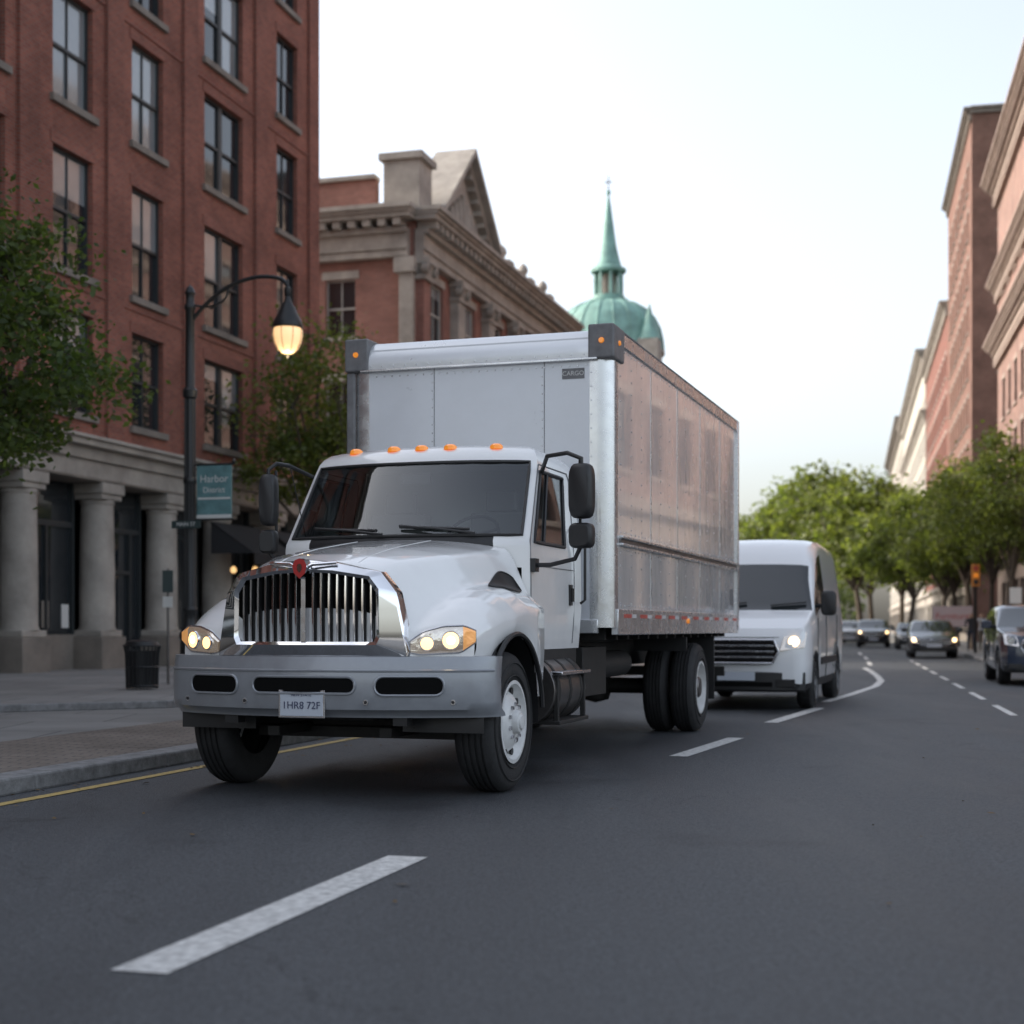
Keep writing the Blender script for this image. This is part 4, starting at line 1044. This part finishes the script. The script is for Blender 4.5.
    mb.build('front_fittings',e,bevel=.008)
    mb=MB()
    ym=wind[0]+.45*(wind[1]-wind[0]); zm=g(3,ym)+(.16 if not van else .18)
    for s in (-1,1):
        hgt=.09 if not van else .18
        rbx(mb,(s*(W+.14),ym,zm),.11,.07,hgt,'black' if van else paint,0); mb.tube([(s*(W-.08),ym+.05,zm-.05),(s*(W+.1),ym,zm-.03)],.03,'black',8)
    for s in (-1,1):
        for yy in [wind[0]+.22, wind[0]+1.38]:
            mb.tube([(s*(W*.985+.002),yy,.42),(s*(W+.003),yy,.65),(s*(W+.002),yy,g(3,yy)-.02)],.006,'black',5)
        if van:
            mb.box((min(s*W*.98,s*(W+.015)),.55,.62),(max(s*W*.98,s*(W+.015)),wb-.5,.72),'black')
            mb.tube([(s*(W-.01),1.75,1.38),(s*(W-.01),2.9,1.38)],.008,'black',5); mb.tube([(s*(W-.002),2.95,.5),(s*(W-.0),2.95,1.36)],.006,'black',5)
    if van:
        for xx in (-.5,.35): mb.tube([(xx,wind[0]+.03,g(4,wind[0]+.03)+.03),(xx+.5,wind[0]+.06,g(4,wind[0]+.06)+.04)],.012,'black',6)
    mb.build('mirrors_and_trim',e)
    return e
van=[(-.95,.76,.34,.82,.88),(-.91,.86,.30,.94,1.01),(-.82,.93,.28,1.06,1.14),(-.5,.985,.28,1.16,1.27),(-.10,1.0,.30,1.27,1.40),(.05,1.0,.30,1.30,1.56),(.58,1.0,.30,1.38,2.08),(.72,1.0,.3,1.39,2.22),(1.0,1.0,.3,1.40,2.38),(1.5,1.0,.3,1.40,2.49),(2.2,1.0,.3,1.40,2.52),(4.1,.99,.32,1.40,2.50),(4.35,.97,.36,1.40,2.42),(4.42,.93,.4,1.38,2.3)]
vehicle('white_cargo_van',(3.40,21.7,.004),TA+.01,van,3.3,.35,'vanwhite',.13,(-.09,.60),(99,99),[(.04,1.40)],van=True)
sed=[(-.88,.62,.30,.60,.66),(-.82,.76,.24,.68,.75),(-.6,.86,.22,.76,.84),(0,.90,.22,.84,.92),(.45,.90,.22,.90,1.0),(1.15,.90,.22,.93,1.38),(1.5,.90,.22,.94,1.44),(2.2,.90,.22,.95,1.43),(2.9,.89,.24,.95,1.14),(3.5,.84,.3,.92,1.05),(3.62,.74,.36,.88,.98)]
suv=[(-.90,.68,.34,.80,.88),(-.84,.82,.30,.90,.98),(-.6,.92,.28,.97,1.05),(.0,.95,.28,1.01,1.10),(.45,.95,.28,1.05,1.16),(1.05,.95,.28,1.07,1.55),(1.35,.95,.28,1.09,1.63),(2.6,.95,.28,1.10,1.63),(3.3,.94,.3,1.10,1.55),(3.62,.90,.36,1.07,1.25),(3.7,.84,.4,1.02,1.12)]
RTA=-TR
def put(name,Y,spec,paint,wb,r,is_suv,lamp='bulbw',x=None,rot=RTA):
    vehicle(name,(x,Y,.006),rot,spec,wb,r,paint,.32 if not is_suv else .22,(.45,1.15) if not is_suv else (.45,1.05),(2.25,2.9) if not is_suv else (3.3,3.62),[(.62,1.55),(1.62,2.55)] if not is_suv else [(.6,1.5),(1.58,2.4),(2.48,3.2)],lamp)
put('parked_suv',30.2,suv,'cblue',2.75,.36,True,x=10.75,lamp='lensd')
put('parked_car',57,sed,'cblack',2.7,.33,False,x=16.0,lamp='bulbw')
put('passenger_car',88,suv,'cblack',2.75,.36,True,x=21.2)
put('passenger_car',99,suv,'csilver',2.75,.36,True,x=22.35)
put('passenger_car',112,sed,'csilver',2.7,.33,False,x=25.6)
put('passenger_car',124,suv,'cgrey',2.75,.36,True,x=25.2,rot=.05)
put('parked_car',80,sed,'cgrey',2.7,.33,False,x=21.4,lamp='lensd')

# ================================================================ street lamp
sp=empty('street_lamp',(-5.28,24.6,.2),-TH)
mb=MB()
mb.lathe([(.24,0),(.24,.08),(.21,.10),(.20,.16),(.165,.22),(.16,.75),(.175,.80),(.175,.86),(.13,.94),(.11,1.05),(.10,1.2),(.12,1.23),(.12,1.27),(.10,1.30),(.092,3.3),(.11,3.33),(.11,3.4),(.085,3.43),(.08,4.7),(.115,4.73),(.125,4.84),(.08,4.9),(.075,6.15),(.095,6.18),(.095,6.24),(.07,6.27),(.07,6.4),(.09,6.44),(.06,6.52),(.0,6.58)],(0,0,0),'iron',n=20)
for i in range(10):
    t=2*math.pi*i/10; mb.cyl((.095*math.cos(t),.095*math.sin(t),1.3),(.082*math.cos(t),.082*math.sin(t),4.7),.012,.010,'iron',5)
arm=[(0,0,5.95),(.20,0,6.16),(.50,0,6.40),(.85,0,6.56),(1.25,0,6.63),(1.60,0,6.58),(1.74,0,6.46)]
def cr(P,n=6):
    out=[];P=[V(p) for p in P]
    for i in range(len(P)-1):
        a=P[max(i-1,0)];b=P[i];c=P[i+1];d=P[min(i+2,len(P)-1)]
        for q in range(n):
            t=q/n; out.append(.5*((2*b)+(c-a)*t+(2*a-5*b+4*c-d)*t*t+(3*b-a-3*c+d)*t**3))
    out.append(P[-1]); return out
mb.tube(cr(arm),.034,'iron',8); mb.tube(cr([(0,0,6.25),(.35,0,6.20),(.62,0,6.30),(.70,0,6.48)]),.018,'iron',6)
mb.tube(cr([(.25,0,6.23),(.42,0,6.30),(.45,0,6.20),(.36,0,6.16)]),.013,'iron',6)
LX=1.74
mb.lathe([(0,6.56),(.02,6.54),(.025,6.44),(.055,6.42),(.055,6.30),(.04,6.28),(.06,6.20),(.12,6.10),(.15,6.02),(.215,5.90),(.25,5.80),(.24,5.77),(.20,5.77)],(LX,0,0),'iron',n=24)
mb.build('pole_and_arm',sp,sharp=40)
mb=MB(); mb.lathe([(.20,5.78),(.235,5.75),(.24,5.66),(.215,5.54),(.16,5.43),(.09,5.37),(.03,5.345),(0,5.34)],(LX,0,0),'lampglass',n=24)
for i in range(8):
    t=2*math.pi*i/8; mb.tube([(LX+r*math.cos(t),r*math.sin(t),z) for r,z in ((.238,5.76),(.244,5.66),(.219,5.54),(.164,5.43),(.06,5.355))],.005,'iron',5)
mb.build('lit_globe',sp)
mb=MB(); mb.lathe([(0,5.38),(.05,5.34),(.03,5.32),(0,5.28)],(LX,0,0),'iron',n=12)
mb.build('finial',sp)
mb=MB()
mb.tube([(0,0,3.62),(.78,0,3.62)],.018,'iron',6); mb.tube([(0,0,2.72),(.78,0,2.72)],.014,'iron',6); mb.box((.13,-.012,2.74),(.75,.012,3.60),'teal'); mb.box((.15,-.017,3.05),(.73,-.0125,3.08),'signw'); mb.box((.13,-.02,2.74),(.75,-.0125,2.80),'signw')
mb.lathe([(.02,3.62),(.04,3.66),(.02,3.7),(0,3.72)],(.79,0,0),'iron',n=8)
mb.box((-.26,-.14,2.58),(.26,-.12,2.70),'signg')
mb.build('banner_sign',sp)
textobj('banner_text','Harbor',.17,'signw',sp,(.44,-.016,3.38),(math.pi/2,0,0)); textobj('banner_text_small','District',.13,'signw',sp,(.44,-.016,3.2),(math.pi/2,0,0)); textobj('street_name_text','MAIN ST',.09,'signw',sp,(0,-.143,2.64),(math.pi/2,0,0))
lp=bpy.data.lights.new('lamp_light','POINT'); lo=bpy.data.objects.new('lamp_light',lp); bpy.context.scene.collection.objects.link(lo); lo.parent=sp; lo.location=(LX,0,5.15); lp.energy=25; lp.color=(1,.75,.42); lp.shadow_soft_size=.15
tb=empty('litter_bin',(-5.72,23.2,.2)); mb=MB()
mb.cyl((0,0,.03),(0,0,.60),.20,.225,'iron',24)
for i in range(26):
    t=2*math.pi*i/26; mb.tube([(.235*math.cos(t),.235*math.sin(t),.02),(.25*math.cos(t),.25*math.sin(t),.55),(.275*math.cos(t),.275*math.sin(t),.68)],.011,'iron',5)
for z,r in ((.06,.24),(.35,.248),(.68,.278)): mb.tube([(r*math.cos(t),r*math.sin(t),z) for t in [2*math.pi*i/28 for i in range(28)]],.016,'iron',6,closed=True)
mb.lathe([(.27,.68),(.24,.74),(.13,.77),(.12,.72)],(0,0,0),'iron',n=24); mb.build('slatted_bin',tb)
ps=empty('parking_sign',(-5.80,25.3,.2))
mb=MB(); mb.cyl((0,0,0),(0,0,1.95),.022,.022,'tank',10); mb.box((-.09,-.035,1.55),(.09,-.025,1.92),'signg'); mb.box((-.08,-.039,1.3),(.08,-.028,1.48),'signw'); mb.build('post_and_plate',ps)
def post_sign(name,x,y,h,wd,hh,k,txt=None):
    e=empty(name,(x,y,.12),RTA); mb=MB(); mb.cyl((0,0,0),(0,0,h),.035,.03,'tank',10)
    mb.box((-wd/2,-.06,h-hh),(wd/2,-.045,h),k)
    mb.build('post_and_board',e)
    if txt: textobj('lettering',txt,hh*.42,'taper',e,(0,-.065,h-hh/2),(math.pi/2,0,0))
post_sign('shop_sign',XR(70)+.2,70,2.05,1.8,.95,'signp',txt='Furniture')
post_sign('parking_sign',XR(47)+.6,47,2.3,.35,.5,'signw')
def signal(x,y):
    e=empty('traffic_signal',(x,y,.12),RTA); mb=MB(); mb.cyl((0,0,0),(0,0,3.6),.07,.06,'iron',12); mb.box((-.16,-.32,2.75),(.16,-.08,3.65),'orange')
    for q,k in ((3.48,'taper'),(3.2,'amber'),(2.92,'fdark')): mb.cyl((0,-.32,q),(0,-.34,q),.10,.10,k,16); mb.tube([(-.12,-.34,q),(-.09,-.44,q+.09),(0,-.48,q+.12),(.09,-.44,q+.09),(.12,-.34,q)],.012,'fdark',5)
    mb.build('signal_head',e,bevel=.01)
signal(XR(62)+.6,62)
def ped(loc,rot,k,ph=1):
    vs=[((0,0,.95),.14),((0,0,1.12),.125),((0,0,1.33),.16),((0,.0,1.48),.06),((0,-.02,1.58),.095),((0,-.01,1.68),.085)]
    es=[(0,1),(1,2),(2,3),(3,4),(4,5)]
    for s in (-1,1):
        st_=.17*s*ph; b=len(vs)
        vs+=[((s*.10,0,.90),.10),((s*.105,-st_*.7-.02,.50),.065),((s*.105,-st_*1.2+.06,.09),.042),((s*.11,-st_*1.2-.10,.045),.038)]
        es+=[(0,b),(b,b+1),(b+1,b+2),(b+2,b+3)]; b=len(vs)
        vs+=[((s*.20,0,1.41),.062),((s*.25,st_*.5+.02,1.13),.047),((s*.24,st_*1.1-.06,.88),.036),((s*.235,st_*1.2-.09,.80),.033)]
        es+=[(2,b),(b,b+1),(b+1,b+2),(b+2,b+3)]
    me=bpy.data.meshes.new('pedestrian'); me.from_pydata([v for v,_ in vs],es,[]); me.materials.append(M[k])
    o=bpy.data.objects.new('pedestrian',me); bpy.context.scene.collection.objects.link(o); o.location=loc; o.rotation_euler=(0,0,rot)
    o.modifiers.new('skin','SKIN'); 
    if not me.skin_vertices: 
        bm=bmesh.new(); bm.from_mesh(me); bm.verts.layers.skin.verify(); bm.to_mesh(me); bm.free()
    for i,(v,r) in enumerate(vs): me.skin_vertices[0].data[i].radius=(r,r*(.72 if i in (1,2) else .95))
    me.skin_vertices[0].data[0].use_root=True
    sb=o.modifiers.new('sub','SUBSURF'); sb.levels=1; sb.render_levels=2; o.modifiers['skin'].use_smooth_shade=True
try:
    ped((XR(66)+.75,66,.12),RTA,'ped1'); ped((XR(66)+1.35,66.4,.12),RTA+.1,'ped2',-1); ped((XR(92)+1.2,92,.12),RTA+3.1,'ped1',-1)
except Exception as ex: print('ped',ex)

# ================================================================ trees
def tree_mesh(seed,H,R,cz,rz,tr,nclump,nleaf,ls,leaf,th):
    rr=random.Random(seed); mb=MB(); top=V((rr.uniform(-.3,.3),rr.uniform(-.3,.3),th)); 
    mb.tube([(0,0,-.05),(0.02,0,.25),(top.x*.4,top.y*.4,th*.5),top],[tr*1.5,tr*1.05,tr*.9,tr*.75],'bark',10)
    cen=V((0,0,cz)); clumps=[]
    limbs=[]
    for i in range(8):
        az=2*math.pi*i/8+rr.uniform(-.35,.35); el=rr.uniform(.15,1.2); d=V((math.cos(az)*math.cos(el)*R*.62,math.sin(az)*math.cos(el)*R*.62,math.sin(el)*rz*.65)); e=cen+d-V((0,0,rz*.2))
        mid=top+(e-top)*.5+V((rr.uniform(-.1,.1)*R,rr.uniform(-.1,.1)*R,-.08*R)); s=top+V((0,0,-rr.uniform(0,.25)*th*.4))
        mb.tube([s,mid,e],[tr*.5,tr*.32,tr*.16],'bark',6); limbs.append((s,mid,e))
    mb.tube([top,cen+V((0,0,rz*.2)),cen+V((.1,0,rz*.7))],[tr*.7,tr*.4,tr*.12],'bark',6); limbs.append((top,cen,cen+V((0,0,rz*.7))))
    for i in range(nclump):
        while True:
            p=V((rr.uniform(-1,1),rr.uniform(-1,1),rr.uniform(-1,1)))
            if .30<p.length<1: break
        lump=1+.26*math.sin(3*math.atan2(p.y,p.x)+seed)+.16*math.sin(5*p.z+seed*2)
        c=cen+V((p.x*R*.86*lump,p.y*R*.86*lump,p.z*rz*.88*(1 if p.z>0 else .85)))
        l=min(limbs,key=lambda L:min((L[2]-c).length,(L[1]-c).length)); a=l[1] if (l[1]-c).length<(l[2]-c).length else l[2]
        mb.tube([a,(a+c)/2+V((0,0,.06*R)),c],[tr*.14,tr*.09,tr*.04],'bark',4)
        clumps.append((c,rr.uniform(.11,.27)*R))
    ob=mb
    verts=ob.v;faces=ob.f;mi=ob.mi(leaf)
    for i in range(nleaf):
        c,cr_=clumps[rr.randrange(len(clumps))]
        g=V((rr.gauss(0,1),rr.gauss(0,1),rr.gauss(0,.7)))*cr_*.62
        p=c+g; a=V((rr.gauss(0,1),rr.gauss(0,1),rr.gauss(0,.6))).normalized(); b=a.cross(V((rr.gauss(0,1),rr.gauss(0,1),rr.gauss(0,1)))).normalized()
        s=ls*rr.uniform(.6,1.3); k=len(verts)
        verts.extend([tuple(p-a*s*.5),tuple(p+b*s*.32),tuple(p+a*s*.5),tuple(p-b*s*.32)]); faces.append((k,k+1,k+2,k+3)); ob.m.append(mi); ob.s.append(False)
    return ob
def tree(name,loc,*a,rot=0):
    o=tree_mesh(*a).build(name,loc=loc,rot=rot,weld=False); return o
def tcopy(name,src,loc,rot,s):
    o=bpy.data.objects.new(name,src.data); bpy.context.scene.collection.objects.link(o); o.location=loc; o.rotation_euler=(0,0,rot); o.scale=s; return o
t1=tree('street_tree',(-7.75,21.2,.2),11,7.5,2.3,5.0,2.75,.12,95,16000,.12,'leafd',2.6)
t2=tree('street_tree',(-5.2,40,.2),12,9.5,2.9,6.3,3.2,.12,70,9500,.15,'leafl',3.4)
t3=tree('street_tree',(XR(53)+1.3,53,.12),13,8,2.6,5.6,2.7,.12,70,9000,.17,'leafl',2.9)
t4=tree('street_tree',(XR(72)+1.3,72,.12),14,11,3.2,6.2,3.2,.17,80,8500,.23,'leafl',3.2)
tcopy('street_tree',t3,(XR(62)+1.4,62.5,.12),2.2,(1,1,1.05)); tcopy('street_tree',t4,(XR(84)+1.4,84,.12),1.1,(.95,.95,.95))
t5=tree('street_tree',(XR(98)+1.3,98,.12),15,13,3.9,6.8,3.8,.2,75,7500,.34,'leafl',3.2)
for i,(x,y,s,r) in enumerate([(29.6,112,1.05,.7),(32.2,124,1.2,2),(31.0,133,1.45,3.1),(29.9,143,1.6,4),(27.4,156,1.35,5),(31.5,162,1.6,.3),(36,150,1.4,2.5)]):
    tcopy('street_tree',t5,(x,y,.12),r,(s,s,s))
for i,(x,y,s,r) in enumerate([(18.8,112,.68,1),(19.8,128,.75,2)]):
    tcopy('street_tree',t5,(x,y,.12),r,(s,s,s))
mb=MB(); rr=random.Random(5); k0='leaff'; mi=mb.mi(k0)
cl=[(V((rr.uniform(5,48),rr.uniform(200,225),rr.uniform(1,11))),rr.uniform(1.5,3)) for _ in range(150)]
for i in range(10000):
    c,r=cl[rr.randrange(len(cl))]; p=c+V((rr.gauss(0,1),rr.gauss(0,1),rr.gauss(0,.8)))*r*.7
    if p.z<0: continue
    a=V((rr.gauss(0,1),rr.gauss(0,1),rr.gauss(0,1))).normalized(); b=a.orthogonal().normalized(); s=.95*rr.uniform(.6,1.3); k=len(mb.v)
    mb.v.extend([tuple(p-a*s*.5),tuple(p+b*s*.35),tuple(p+a*s*.5),tuple(p-b*s*.35)]); mb.f.append((k,k+1,k+2,k+3)); mb.m.append(mi); mb.s.append(False)
mb.build('distant_trees',weld=False)
